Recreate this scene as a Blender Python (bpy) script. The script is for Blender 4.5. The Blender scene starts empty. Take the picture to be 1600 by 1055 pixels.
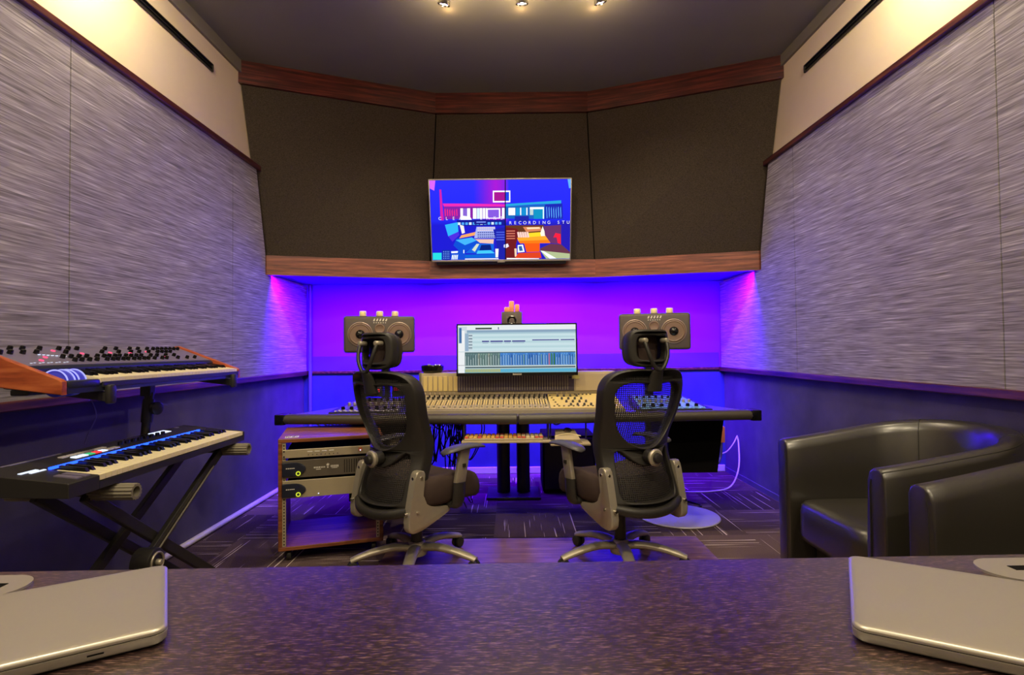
import bpy, bmesh, math, random
from mathutils import Vector, Matrix
random.seed(7)
R = math.radians
COL = bpy.context.scene.collection
XL, XR, YB, ZC = -1.88, 1.91, 4.95, 3.135          # side walls, violet-lit front wall, ceiling
YN = -1.6                                          # wall behind the camera

# ------------------------------------------------------------------ helpers
def srgb(r, g, b):
    f = lambda c: (c/255/12.92) if c/255 <= .04045 else ((c/255+.055)/1.055)**2.4
    return (f(r), f(g), f(b), 1)

class MB:
    """collects shapes, then links them as one mesh object"""
    def __init__(s): s.bm = bmesh.new()
    def box(s, x0, x1, y0, y1, z0, z1, bev=0, seg=2, M=None):
        vs = [s.bm.verts.new(p) for p in ((x0,y0,z0),(x1,y0,z0),(x1,y1,z0),(x0,y1,z0),(x0,y0,z1),(x1,y0,z1),(x1,y1,z1),(x0,y1,z1))]
        fs = [s.bm.faces.new([vs[i] for i in q]) for q in ((0,3,2,1),(4,5,6,7),(0,1,5,4),(1,2,6,5),(2,3,7,6),(3,0,4,7))]
        geo = vs
        if bev:
            es = list({e for f in fs for e in f.edges})
            r = bmesh.ops.bevel(s.bm, geom=es, offset=bev, segments=seg, profile=.5, affect='EDGES')
            geo = list({v for f in r['faces'] for v in f.verts} | {v for v in vs if v.is_valid})
        if M is not None: bmesh.ops.transform(s.bm, matrix=M, verts=geo)
        return s
    def hexa(s, pts):
        """8 points: bottom loop of four, then top loop of four"""
        vs = [s.bm.verts.new(p) for p in pts]
        for q in ((0,3,2,1),(4,5,6,7),(0,1,5,4),(1,2,6,5),(2,3,7,6),(3,0,4,7)): s.bm.faces.new([vs[i] for i in q])
        return s
    def quad(s, *pts):
        s.bm.faces.new([s.bm.verts.new(p) for p in pts]); return s
    def cyl(s, p0, p1, r0, r1=None, seg=20, bev=0):
        r1 = r0 if r1 is None else r1
        p0, p1 = Vector(p0), Vector(p1); d = (p1-p0).normalized()
        a = d.orthogonal().normalized(); b = d.cross(a); L = (p1-p0).length
        prof = [(0, r0), (L, r1)] if not bev else [(0, r0-bev), (bev*.3, r0-bev*.3), (bev, r0), (L-bev, r1), (L-bev*.3, r1-bev*.3), (L, r1-bev)]
        rings = [[s.bm.verts.new(p0+d*t+(a*math.cos(2*math.pi*i/seg)+b*math.sin(2*math.pi*i/seg))*r) for i in range(seg)] for t, r in prof]
        for k in range(len(rings)-1):
            for i in range(seg):
                j = (i+1) % seg; s.bm.faces.new((rings[k][i], rings[k][j], rings[k+1][j], rings[k+1][i]))
        s.bm.faces.new(rings[0][::-1]); s.bm.faces.new(rings[-1]); return s
    def lathe(s, prof, o, d=(0,0,1), seg=24):
        """prof: (distance along d, radius)"""
        o, d = Vector(o), Vector(d).normalized(); a = d.orthogonal().normalized(); b = d.cross(a)
        rings = []
        for t, r in prof:
            if r < 1e-6: rings.append([s.bm.verts.new(o+d*t)])
            else: rings.append([s.bm.verts.new(o+d*t+(a*math.cos(2*math.pi*i/seg)+b*math.sin(2*math.pi*i/seg))*r) for i in range(seg)])
        for A, B in zip(rings, rings[1:]):
            for i in range(seg):
                j = (i+1) % seg
                if len(A) == 1 and len(B) == 1: continue
                if len(A) == 1: s.bm.faces.new((A[0], B[j], B[i]))
                elif len(B) == 1: s.bm.faces.new((A[i], A[j], B[0]))
                else: s.bm.faces.new((A[i], A[j], B[j], B[i]))
        if len(rings[0]) > 1: s.bm.faces.new(rings[0][::-1])
        if len(rings[-1]) > 1: s.bm.faces.new(rings[-1])
        return s
    def tube(s, pts, r, seg=10, closed=False, flat=1.0, up=None):
        """round bar along pts; r a number or one per point; flat squashes it along the second axis"""
        pts = [Vector(p) for p in pts]; n = len(pts)
        rs = r if isinstance(r, (list, tuple)) else [r]*n
        T = []
        for i in range(n):
            a = pts[i-1] if (i > 0 or closed) else pts[i]; b = pts[(i+1) % n] if (i < n-1 or closed) else pts[i]
            T.append((b-a).normalized())
        nrm = Vector(up) if up else T[0].orthogonal()
        rings = []
        for i in range(n):
            nrm = (nrm-T[i]*nrm.dot(T[i]))
            nrm = nrm.normalized() if nrm.length > 1e-6 else T[i].orthogonal().normalized()
            b = T[i].cross(nrm)
            rings.append([s.bm.verts.new(pts[i]+(nrm*math.cos(2*math.pi*k/seg)*flat+b*math.sin(2*math.pi*k/seg))*rs[i]) for k in range(seg)])
        m = n if closed else n-1
        for i in range(m):
            A, B = rings[i], rings[(i+1) % n]
            for k in range(seg): s.bm.faces.new((A[k], A[(k+1) % seg], B[(k+1) % seg], B[k]))
        if not closed: s.bm.faces.new(rings[0][::-1]); s.bm.faces.new(rings[-1])
        return s
    def prism(s, poly, f, bev=0):
        """poly of (a,b); f(a,b,t) gives the point for t=0 and t=1"""
        A = [s.bm.verts.new(f(a, b, 0)) for a, b in poly]; B = [s.bm.verts.new(f(a, b, 1)) for a, b in poly]
        n = len(poly); fs = [s.bm.faces.new(A[::-1]), s.bm.faces.new(B)]
        for i in range(n): fs.append(s.bm.faces.new((A[i], A[(i+1) % n], B[(i+1) % n], B[i])))
        if bev:
            es = list({e for q in fs[:2] for e in q.edges})
            bmesh.ops.bevel(s.bm, geom=es, offset=bev, segments=2, profile=.5, affect='EDGES')
        return s
    def xf(s, M): bmesh.ops.transform(s.bm, matrix=M, verts=s.bm.verts); return s
    def paint(s, i):
        for f in s.bm.faces:
            if not f.tag: f.material_index = i; f.tag = True
        return s
    def deform(s, f):
        for v in s.bm.verts: v.co = f(v.co)
        return s
    def build(s, name, m, parent=None, smooth=True, world=False, angle=40):
        if parent is not None and world: bmesh.ops.transform(s.bm, matrix=WM[parent.name].inverted(), verts=s.bm.verts)
        bmesh.ops.recalc_face_normals(s.bm, faces=s.bm.faces)
        me = bpy.data.meshes.new(name); s.bm.to_mesh(me); s.bm.free()
        if m is not None:
            for q in (m if isinstance(m, (list, tuple)) else [m]): me.materials.append(q)
        if smooth and len(me.polygons):
            me.polygons.foreach_set('use_smooth', [True]*len(me.polygons))
            me.set_sharp_from_angle(angle=R(angle))
        o = bpy.data.objects.new(name, me); COL.objects.link(o)
        if parent is not None:
            o.parent = parent
            WM[o.name] = WM[parent.name]
        else: WM[o.name] = Matrix.Identity(4)
        return o
WM = {}

def tag(o, label=None, cat=None, group=None, kind=None):
    if label: o['label'] = label
    if cat: o['category'] = cat
    if group: o['group'] = group
    if kind: o['kind'] = kind
    return o
def thing(name, label, cat, loc=(0,0,0), rz=0, group=None):
    o = bpy.data.objects.new(name, None); COL.objects.link(o); o.empty_display_size = .1
    o.location = loc; o.rotation_euler = (0, 0, rz)
    WM[o.name] = Matrix.Translation(Vector(loc)) @ Matrix.Rotation(rz, 4, 'Z')
    return tag(o, label, cat, group)
def struct(name, mb, m, smooth=False):
    o = mb.build(name, m, None, smooth); o['kind'] = 'structure'; return o
def dup(o, parent=None):
    c = o.copy(); COL.objects.link(c)
    if parent is not None: c.parent = parent
    for ch in list(o.children): dup(ch, c)
    return c
def spline(ctrl, n=8, closed=True):
    """Catmull-Rom through 2D or 3D control points"""
    P = [Vector(p) for p in ctrl]; out = []; N = len(P)
    rng = range(N) if closed else range(N-1)
    for i in rng:
        p1, p2 = P[i], P[(i+1) % N]
        p0 = P[i-1] if (closed or i > 0) else p1*2-p2
        p3 = P[(i+2) % N] if (closed or i+2 < N) else p2*2-p1
        for k in range(n):
            t = k/n
            out.append(.5*((2*p1)+(p2-p0)*t+(2*p0-5*p1+4*p2-p3)*t*t+(3*p1-p0-3*p2+p3)*t**3))
    if not closed: out.append(P[-1])
    return out
def plate(loops, half, bev):
    """flat plate in the xy plane with holes; returns an MB"""
    cu = bpy.data.curves.new('plate', 'CURVE'); cu.dimensions = '2D'; cu.fill_mode = 'BOTH'
    cu.extrude = half-bev; cu.bevel_depth = bev; cu.bevel_resolution = 2
    for L in loops:
        sp = cu.splines.new('POLY'); sp.points.add(len(L)-1); sp.use_cyclic_u = True
        for i, p in enumerate(L): sp.points[i].co = (p[0], p[1], 0, 1)
    return curve_mb(cu)
def curve_mb(cu):
    o = bpy.data.objects.new('tmp', cu); COL.objects.link(o)
    dg = bpy.context.evaluated_depsgraph_get(); dg.update()
    me = bpy.data.meshes.new_from_object(o.evaluated_get(dg))
    bpy.data.objects.remove(o); bpy.data.curves.remove(cu)
    mb = MB(); mb.bm.from_mesh(me); bpy.data.meshes.remove(me)
    bmesh.ops.remove_doubles(mb.bm, verts=mb.bm.verts, dist=1e-5)
    return mb
def lettering(body, size, M, extrude=.0004, spacing=1.0, align='CENTER'):
    cu = bpy.data.curves.new('letters', 'FONT'); cu.body = body; cu.size = size; cu.extrude = extrude
    cu.space_character = spacing; cu.align_x = align; cu.align_y = 'CENTER'
    return curve_mb(cu).xf(M)
def frame_at(o, x, y):
    """matrix whose local x, y map to the given directions"""
    x, y = Vector(x).normalized(), Vector(y).normalized(); z = x.cross(y)
    M = Matrix((x, y, z)).transposed().to_4x4(); M.translation = Vector(o); return M

# ------------------------------------------------------------------ materials
def newmat(name):
    m = bpy.data.materials.new(name); m.use_nodes = True
    nt = m.node_tree; b = nt.nodes['Principled BSDF']; return m, nt, b
def N(nt, t, **k):
    n = nt.nodes.new(t)
    for a, v in k.items(): setattr(n, a, v)
    return n
def mat(name, c, rough=.5, metal=0, spec=.5, coat=0, emit=0, noise=0, nscale=60, bump=0, bscale=300):
    m, nt, b = newmat(name)
    b.inputs['Base Color'].default_value = c; b.inputs['Roughness'].default_value = rough
    b.inputs['Metallic'].default_value = metal; b.inputs['Specular IOR Level'].default_value = spec
    b.inputs['Coat Weight'].default_value = coat; b.inputs['Coat Roughness'].default_value = .28
    if emit: b.inputs['Emission Color'].default_value = c; b.inputs['Emission Strength'].default_value = emit
    tc = N(nt, 'ShaderNodeTexCoord')
    if noise:
        nz = N(nt, 'ShaderNodeTexNoise'); nz.inputs['Scale'].default_value = nscale; nz.inputs['Detail'].default_value = 4
        nt.links.new(tc.outputs['Object'], nz.inputs['Vector'])
        rp = N(nt, 'ShaderNodeMapRange'); rp.inputs['To Min'].default_value = 1-noise; rp.inputs['To Max'].default_value = 1+noise
        nt.links.new(nz.outputs['Fac'], rp.inputs['Value'])
        mx = N(nt, 'ShaderNodeVectorMath', operation='SCALE'); mx.inputs[0].default_value = c[:3]
        nt.links.new(rp.outputs[0], mx.inputs['Scale']); nt.links.new(mx.outputs[0], b.inputs['Base Color'])
    if bump:
        nz = N(nt, 'ShaderNodeTexNoise'); nz.inputs['Scale'].default_value = bscale; nz.inputs['Detail'].default_value = 3
        nt.links.new(tc.outputs['Object'], nz.inputs['Vector'])
        bp = N(nt, 'ShaderNodeBump'); bp.inputs['Strength'].default_value = bump; bp.inputs['Distance'].default_value = .002
        nt.links.new(nz.outputs['Fac'], bp.inputs['Height']); nt.links.new(bp.outputs[0], b.inputs['Normal'])
    return m
def streak(name, scale, stops, rough=.8, spec=.3, bump=.0, detail=3, scale2=None, coat=0, dist=.003):
    """noise stretched by scale (object axes) through a colour ramp"""
    m, nt, b = newmat(name)
    tc = N(nt, 'ShaderNodeTexCoord'); mp = N(nt, 'ShaderNodeMapping'); mp.inputs['Scale'].default_value = scale
    nz = N(nt, 'ShaderNodeTexNoise'); nz.inputs['Scale'].default_value = 1; nz.inputs['Detail'].default_value = detail; nz.inputs['Roughness'].default_value = .6
    nt.links.new(tc.outputs['Object'], mp.inputs['Vector']); nt.links.new(mp.outputs[0], nz.inputs['Vector'])
    fac = nz.outputs['Fac']
    if scale2:
        mp2 = N(nt, 'ShaderNodeMapping'); mp2.inputs['Scale'].default_value = scale2
        n2 = N(nt, 'ShaderNodeTexNoise'); n2.inputs['Scale'].default_value = 1; n2.inputs['Detail'].default_value = 2
        nt.links.new(tc.outputs['Object'], mp2.inputs['Vector']); nt.links.new(mp2.outputs[0], n2.inputs['Vector'])
        mx = N(nt, 'ShaderNodeMix'); mx.inputs['Factor'].default_value = .45
        nt.links.new(fac, mx.inputs[2]); nt.links.new(n2.outputs['Fac'], mx.inputs[3]); fac = mx.outputs[0]
    cr = N(nt, 'ShaderNodeValToRGB'); e = cr.color_ramp.elements
    while len(e) < len(stops): e.new(.5)
    for q, (p, c) in zip(e, stops): q.position = p; q.color = c
    nt.links.new(fac, cr.inputs[0]); nt.links.new(cr.outputs[0], b.inputs['Base Color'])
    b.inputs['Roughness'].default_value = rough; b.inputs['Specular IOR Level'].default_value = spec; b.inputs['Coat Weight'].default_value = coat; b.inputs['Coat Roughness'].default_value = .25
    if bump:
        bp = N(nt, 'ShaderNodeBump'); bp.inputs['Strength'].default_value = bump; bp.inputs['Distance'].default_value = dist
        nt.links.new(fac, bp.inputs['Height']); nt.links.new(bp.outputs[0], b.inputs['Normal'])
    return m
def emis(name, c, s):
    m, nt, b = newmat(name); nt.nodes.remove(b)
    e = N(nt, 'ShaderNodeEmission'); e.inputs[0].default_value = c; e.inputs[1].default_value = s
    nt.links.new(e.outputs[0], nt.nodes['Material Output'].inputs[0]); return m
def screen_mat(name, s):
    m, nt, b = newmat(name); nt.nodes.remove(b)
    a = N(nt, 'ShaderNodeVertexColor', layer_name='pixels'); e = N(nt, 'ShaderNodeEmission'); e.inputs[1].default_value = s
    nt.links.new(a.outputs[0], e.inputs[0]); nt.links.new(e.outputs[0], nt.nodes['Material Output'].inputs[0]); return m
def carpet_mat():
    m, nt, b = newmat('carpet_tiles'); L = nt.links.new
    tc = N(nt, 'ShaderNodeTexCoord'); sp = N(nt, 'ShaderNodeSeparateXYZ'); L(tc.outputs['Object'], sp.inputs[0])
    def mth(op, a, bb=None):
        n = N(nt, 'ShaderNodeMath', operation=op)
        for i, v in enumerate((a, bb)):
            if v is None: continue
            if isinstance(v, (int, float)): n.inputs[i].default_value = v
            else: L(v, n.inputs[i])
        return n.outputs[0]
    x = mth('DIVIDE', mth('ADD', sp.outputs[0], .12), .5); y = mth('DIVIDE', mth('ADD', sp.outputs[1], .24), .5)
    cx, cy = mth('FLOOR', x), mth('FLOOR', y)
    par = mth('PINGPONG', mth('ADD', cx, cy), 1)
    def mix(f, a, bb):
        n = N(nt, 'ShaderNodeMix'); L(f, n.inputs[0]); L(a, n.inputs[2]); L(bb, n.inputs[3]); return n.outputs[0]
    u, v = mix(par, x, y), mix(par, y, x)
    cell = N(nt, 'ShaderNodeCombineXYZ'); L(cx, cell.inputs[0]); L(cy, cell.inputs[1])
    wn = N(nt, 'ShaderNodeTexWhiteNoise', noise_dimensions='2D'); L(cell.outputs[0], wn.inputs[0])
    off = mth('MULTIPLY', wn.outputs['Value'], 37)
    cv = N(nt, 'ShaderNodeCombineXYZ'); L(mth('MULTIPLY', u, .75), cv.inputs[0]); L(mth('MULTIPLY', v, 52), cv.inputs[1]); L(off, cv.inputs[2])
    nz = N(nt, 'ShaderNodeTexNoise'); nz.inputs['Scale'].default_value = 1; nz.inputs['Detail'].default_value = 1; L(cv.outputs[0], nz.inputs[0])
    ln = N(nt, 'ShaderNodeMapRange'); ln.inputs['From Min'].default_value = .675; ln.inputs['From Max'].default_value = .70; L(nz.outputs['Fac'], ln.inputs[0])
    fine = N(nt, 'ShaderNodeTexNoise'); fine.inputs['Scale'].default_value = 160; L(tc.outputs['Object'], fine.inputs[0])
    cr = N(nt, 'ShaderNodeValToRGB'); cr.color_ramp.interpolation = 'LINEAR'
    cr.color_ramp.elements[0].color = srgb(26, 21, 24); cr.color_ramp.elements[1].color = srgb(112, 92, 90)
    tone = mth('ADD', mth('MULTIPLY', wn.outputs['Value'], .55), mth('MULTIPLY', fine.outputs['Fac'], .4)); L(tone, cr.inputs[0])
    mx = N(nt, 'ShaderNodeMix', data_type='RGBA'); L(ln.outputs[0], mx.inputs[0]); L(cr.outputs[0], mx.inputs[6]); mx.inputs[7].default_value = srgb(206, 190, 178)
    L(mx.outputs[2], b.inputs['Base Color']); b.inputs['Roughness'].default_value = .95; b.inputs['Specular IOR Level'].default_value = .1
    bp = N(nt, 'ShaderNodeBump'); bp.inputs['Strength'].default_value = .5; bp.inputs['Distance'].default_value = .004
    L(fine.outputs['Fac'], bp.inputs['Height']); L(bp.outputs[0], b.inputs['Normal'])
    return m
def net_mat(name, c, pitch, open_):
    """woven mesh: holes let the view through"""
    m, nt, b = newmat(name); L = nt.links.new
    b.inputs['Base Color'].default_value = c; b.inputs['Roughness'].default_value = .7
    tc = N(nt, 'ShaderNodeTexCoord'); sp = N(nt, 'ShaderNodeSeparateXYZ'); L(tc.outputs['UV'], sp.inputs[0])
    hs = []
    for i in (0, 1):
        a = N(nt, 'ShaderNodeMath', operation='PINGPONG'); L(sp.outputs[i], a.inputs[0]); a.inputs[1].default_value = pitch/2
        g = N(nt, 'ShaderNodeMath', operation='GREATER_THAN'); L(a.outputs[0], g.inputs[0]); g.inputs[1].default_value = pitch/2*(1-open_); hs.append(g)
    mu = N(nt, 'ShaderNodeMath', operation='MULTIPLY'); L(hs[0].outputs[0], mu.inputs[0]); L(hs[1].outputs[0], mu.inputs[1])
    tr = N(nt, 'ShaderNodeBsdfTransparent'); mx = N(nt, 'ShaderNodeMixShader')
    L(mu.outputs[0], mx.inputs[0]); L(b.outputs[0], mx.inputs[1]); L(tr.outputs[0], mx.inputs[2]); L(mx.outputs[0], nt.nodes['Material Output'].inputs[0])
    return m

grey_stops = [(.28, srgb(84, 79, 80)), (.44, srgb(128, 122, 123)), (.58, srgb(162, 156, 156)), (.72, srgb(214, 208, 204))]
M_panel = streak('woven_grey_fabric', (1, 3.2, 130), grey_stops, .8, .25, .30, 2, (1, 9, 300))
M_cloth_bluelit = mat('cloth_blue_light_tint', srgb(84, 48, 186), .85, spec=.15)  # bluer copy of the wall cloth, blue LED light put into its colour
M_panel_back = mat('cloth_violet_light_tint', srgb(116, 46, 190), .85, spec=.15, noise=.03, nscale=6)  # greyish cloth with the violet LED light put into its base colour
M_black_fab = streak('black_acoustic_cloth', (120, 120, 220), [(.3, srgb(48, 42, 37)), (.7, srgb(76, 66, 58))], .9, .15, .2)
M_cream = mat('cream_paint', srgb(226, 208, 170), .75, noise=.04, nscale=8)
M_soffit = mat('grey_soffit_paint', srgb(120, 114, 98), .8)
M_ceil = mat('dark_ceiling_paint', srgb(118, 116, 98), .85, noise=.10, nscale=2.5, bump=.25, bscale=120)
M_darkwood = streak('mahogany', (3, 40, 60), [(.3, srgb(34, 12, 11)), (.5, srgb(74, 26, 22)), (.72, srgb(118, 50, 40))], .38, .5, .15, 4)
M_valwood = streak('red_brown_oak', (3, 30, 55), [(.3, srgb(72, 34, 26)), (.5, srgb(122, 60, 44)), (.72, srgb(168, 98, 70))], .42, .5, .15, 4)
M_trimwood = streak('trim_walnut', (40, 3, 60), [(.3, srgb(40, 17, 15)), (.5, srgb(74, 33, 27)), (.72, srgb(116, 66, 50))], .4, .5, .1, 4)
M_navy = mat('navy_suede', srgb(82, 77, 100), .95, spec=.12, noise=.42, nscale=4.5, bump=.4, bscale=220)
M_navy_bluelit = mat('navy_suede_blue_lit', srgb(54, 58, 128), .95, spec=.12, noise=.3, nscale=4.5, bump=.4, bscale=220)  # the navy suede again, blue LED light put into its colour
M_white = mat('white_skirting', srgb(196, 190, 196), .45)
M_carpet = carpet_mat()
M_black = mat('black_plastic', srgb(38, 36, 33), .45, noise=.08, nscale=200)
M_blackgl = mat('gloss_black', srgb(16, 16, 17), .18)
M_void = mat('matt_black', srgb(14, 13, 13), .9, spec=.1)
M_silver = mat('silver_bracket', srgb(176, 168, 150), .42, .55, noise=.03)
M_alu = mat('brushed_aluminium', srgb(182, 176, 164), .36, .65, noise=.02, nscale=300)
M_chrome = mat('chrome', srgb(220, 218, 212), .12, 1)
M_leather = mat('black_leather', srgb(34, 30, 22), .40, spec=.9, coat=.8, noise=.06, nscale=80, bump=.12, bscale=220)
M_fabric = mat('brown_black_seat_fabric', srgb(64, 52, 48), .9, spec=.2, noise=.15, nscale=400, bump=.4, bscale=600)
M_armpad = mat('soft_grey_pad', srgb(70, 68, 72), .4)
M_table = streak('dark_wenge_laminate', (75, 430, 1), [(.42, srgb(32, 18, 18)), (.53, srgb(46, 27, 26)), (.62, srgb(92, 67, 62)), (.72, srgb(126, 100, 92))], .30, .6, .10, 2, None, 1, .001)
M_table.node_tree.nodes['Principled BSDF'].inputs['Coat IOR'].default_value = 2.0
M_rackwood = streak('rack_cherry_wood', (3, 50, 50), [(.3, srgb(84, 46, 26)), (.5, srgb(128, 74, 42)), (.72, srgb(164, 106, 64))], .4, .5, .1, 4)
M_cheek = streak('synth_walnut', (5, 60, 45), [(.3, srgb(110, 46, 24)), (.5, srgb(160, 74, 38)), (.72, srgb(190, 104, 58))], .35, .5, .1, 4)
M_panelmetal = mat('champagne_faceplate', srgb(190, 178, 148), .4, .5)
M_darkface = mat('dark_grey_faceplate', srgb(104, 96, 84), .45, .4)
M_blueblack = mat('blue_black_plastic', srgb(34, 38, 52), .35)
M_ivory = mat('ivory_keys', srgb(232, 220, 178), .35)
M_desk = mat('charcoal_desk_top', srgb(84, 78, 96), .3, noise=.05, coat=.6)
M_bumper = mat('padded_black_armrest', srgb(62, 56, 48), .5, bump=.2)
M_console = mat('console_grey_face', srgb(146, 136, 116), .5, noise=.05, nscale=40)
M_beige = mat('beige_console_metal', srgb(172, 156, 126), .5)
M_gold = mat('lit_strip_window', srgb(210, 186, 120), .4)
M_violetface = mat('meter_glass', srgb(74, 66, 78), .22)
M_speaker = mat('speaker_charcoal', srgb(82, 72, 68), .55, noise=.1, nscale=300)
M_cone = mat('speaker_cone', srgb(120, 96, 82), .5)
M_ring = mat('driver_ring', srgb(150, 130, 118), .4, .3)
M_wax = mat('pale_wax', srgb(240, 222, 170), .5)
M_orange = mat('salmon_crystal', srgb(240, 150, 110), .5)
M_red = emis('red_led', (1, .05, .06, 1), 1.2)
M_pinkled = emis('pink_red_led', (1, .10, .22, 1), 1.3)
M_blueled = emis('blue_key_light', (.012, .06, 1, 1), 4.5)
M_whiteled = emis('white_led', (.75, .82, 1, 1), 1.3)
M_greenled = emis('green_pad_light', (.1, .8, .3, 1), .7)
M_limering = emis('lime_power_ring', (.75, .85, .05, 1), .9)
M_wheel = mat('lit_blue_wheel', srgb(70, 74, 230), .25)
M_wheeledge = emis('wheel_rim_light', (.45, .45, 1, 1), 1.1)
M_purpleled = emis('violet_led_tape', (.40, .02, 1, 1), 6)
M_lamp = emis('warm_lamp_lens', (1, .80, .46, 1), 18)
M_mesh = net_mat('chair_back_mesh', srgb(32, 29, 28), .0092, .60)
M_synthface = mat('synth_slate_panel', srgb(120, 112, 136), .35, .25)
M_mark = mat('white_print', srgb(215, 210, 200), .5)
M_disc = mat('pale_disc', srgb(206, 200, 216), .22, spec=.9, coat=1)
M_cable = mat('black_rubber', srgb(18, 18, 20), .6)
M_whitecable = mat('white_rubber', srgb(205, 200, 205), .5)
M_conduit = mat('blue_grey_pipe', srgb(84, 78, 120), .4)
M_redwood = mat('orange_brown_block', srgb(196, 112, 78), .5)
M_tvscreen = screen_mat('television_picture', 1.4)
M_monscreen = screen_mat('monitor_picture', 1.0)
M_foam = mat('foam_grip_rubber', srgb(118, 112, 96), .8)
M_keymulti = mat('amber_key_row', srgb(226, 150, 70), .5)

# ------------------------------------------------------------------ setting
struct('floor', MB().box(XL-.1, XR+.1, YN, YB+.1, -.1, 0), M_carpet)
struct('ceiling', MB().box(XL-.1, XR+.1, YN, YB+.1, ZC, ZC+.1), M_ceil)
struct('wall_left', MB().box(XL-.1, XL, YN, YB+.1, 0, ZC), M_cream)
struct('wall_right', MB().box(XR, XR+.1, YN, YB+.1, 0, ZC), M_cream)
struct('wall_back', MB().box(XL, XR, YN-.1, YN, 0, ZC), M_cream)
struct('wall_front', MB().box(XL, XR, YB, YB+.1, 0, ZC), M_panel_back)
# suede lower walls
struct('wall_left_lower', MB().box(XL, XL+.012, YN, YB, 0, .895), M_navy)
struct('wall_right_lower', MB().box(XR-.012, XR, YN, YB, 0, .895), M_navy)
struct('wall_front_lower', MB().box(XL+.012, XR-.012, YB-.012, YB, 0, .905), M_navy_bluelit)
def round_skirt(x, y0, y1, s):
    mb = MB(); mb.box(x, x+s*.006, y0, y1, 0, .03); mb.tube([(x+s*.015, y0, .017), (x+s*.015, y1, .017)], .016, 12); return mb
struct('baseboard_left', round_skirt(XL+.012, YN, YB-.012, 1), M_white, True)
struct('baseboard_right', MB().box(XR-.024, XR-.012, YN, YB-.012, 0, .04), M_navy)
struct('baseboard_front', MB().box(XL+.05, XR-.024, YB-.03, YB-.012, 0, .06, .006), M_white)
# wooden rails along the side walls
def rail(x, s, z0, z1, d, y0, y1): return MB().box(min(x, x+s*d), max(x, x+s*d), y0, y1, z0, z1, .006)
struct('trim_1', rail(XL, 1, 2.425, 2.462, .062, YN, 4.0), M_trimwood)
struct('trim_2', rail(XR, -1, 2.425, 2.462, .062, YN, 4.0), M_trimwood)
struct('trim_3', rail(XL, 1, .893, .932, .058, YN, YB), M_trimwood)
struct('trim_4', rail(XR, -1, .893, .932, .058, YN, YB), M_trimwood)
struct('trim_5', MB().box(XL+.058, XR-.058, YB-.03, YB, .905, .93, .004), M_trimwood)
struct('trim_6', MB().box(XL+.058, XR-.058, YB-.012, YB, .93, 1.06, .004), M_cloth_bluelit)
# grey soffit strips where wall meets ceiling
struct('trim_7', MB().box(XL, XL+.018, YN, 3.80, 3.05, ZC), M_soffit)
struct('trim_8', MB().box(XR-.018, XR, YN, 3.81, 3.06, ZC), M_soffit)
# folded beam at the top of the black panels, valance below them
top_pts = [(XL, 3.775), (-.585, 4.30), (.615, 4.30), (XR, 3.785)]
val_pts = [(XL, 4.115), (-.665, 4.47), (.685, 4.47), (XR, 4.14)]
def beam(pts, k, z0, z1, d):
    (x0, y0), (x1, y1) = pts[k], pts[k+1]
    v = Vector((x1-x0, y1-y0)).normalized(); n = Vector((-v.y, v.x))
    L = (Vector((x1, y1))-Vector((x0, y0))).length
    mb = MB().box(0, L, 0, d, z0, z1)
    # mitre the ends where the pieces meet
    for w in mb.bm.verts:
        if w.co.y > d/2:
            if k == 0: w.co.x += (.09 if w.co.x > L/2 else 0)*d
            if k == 2: w.co.x -= (.09 if w.co.x < L/2 else 0)*d
    mb.xf(frame_at((0, 0, 0), (1, 0, 0), (0, 1, 0)))
    return mb, Matrix.Translation((x0, y0, 0)) @ Matrix.Rotation(math.atan2(v.y, v.x), 4, 'Z')
def struct_m(name, mb, M, m):
    o = struct(name, mb, m); o.matrix_world = M; return o
for k in range(3):
    mb, M = beam(top_pts, k, 2.975, ZC, .10); struct_m('trim_%d' % (9+k), mb, M, M_darkwood)
    mb, M = beam(val_pts, k, 1.685, 1.832, .05); struct_m('trim_%d' % (12+k), mb, M, M_valwood)
# board closing the light cavity between valance and violet-lit wall
cav = MB(); b0 = [(x, y+.05) for x, y in val_pts] + [(XR, YB), (XL, YB)]
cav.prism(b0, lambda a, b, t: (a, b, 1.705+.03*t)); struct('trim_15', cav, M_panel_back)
# plinth wall behind the black panels (hides the cavity over the violet-lit wall)
struct('wall_front_upper', MB().prism([(x, y+.16) for x, y in val_pts] + [(XR, YB), (XL, YB)], lambda a, b, t: (a, b, 1.81+(ZC-1.81)*t)), M_void)

# black cloth panels leaning forward
def black_panel(k, label):
    t0, t1, v0, v1 = top_pts[k], top_pts[k+1], val_pts[k], val_pts[k+1]
    g = .004
    def lp(a, b, f): return (a[0]+(b[0]-a[0])*f, a[1]+(b[1]-a[1])*f)
    a0, a1 = lp(t0, t1, g), lp(t0, t1, 1-g); c0, c1 = lp(v0, v1, g), lp(v0, v1, 1-g)
    d = .03; e = .10
    pts = [(c0[0], c0[1]+d, 1.832), (c1[0], c1[1]+d, 1.832), (c1[0], c1[1]+e, 1.832), (c0[0], c0[1]+e, 1.832),
           (a0[0], a0[1]+d, 2.975), (a1[0], a1[1]+d, 2.975), (a1[0], a1[1]+e, 2.975), (a0[0], a0[1]+e, 2.975)]
    return tag(MB().hexa(pts).build('acoustic_panel', M_black_fab, smooth=False), label, 'acoustic panel', 'black cloth panels over the valance')
black_panel(0, 'black cloth acoustic panel left of the television, folding toward the left wall')
black_panel(1, 'black cloth acoustic panel in the middle, behind the wall television')
black_panel(2, 'black cloth acoustic panel right of the television, folding toward the right wall')

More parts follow.
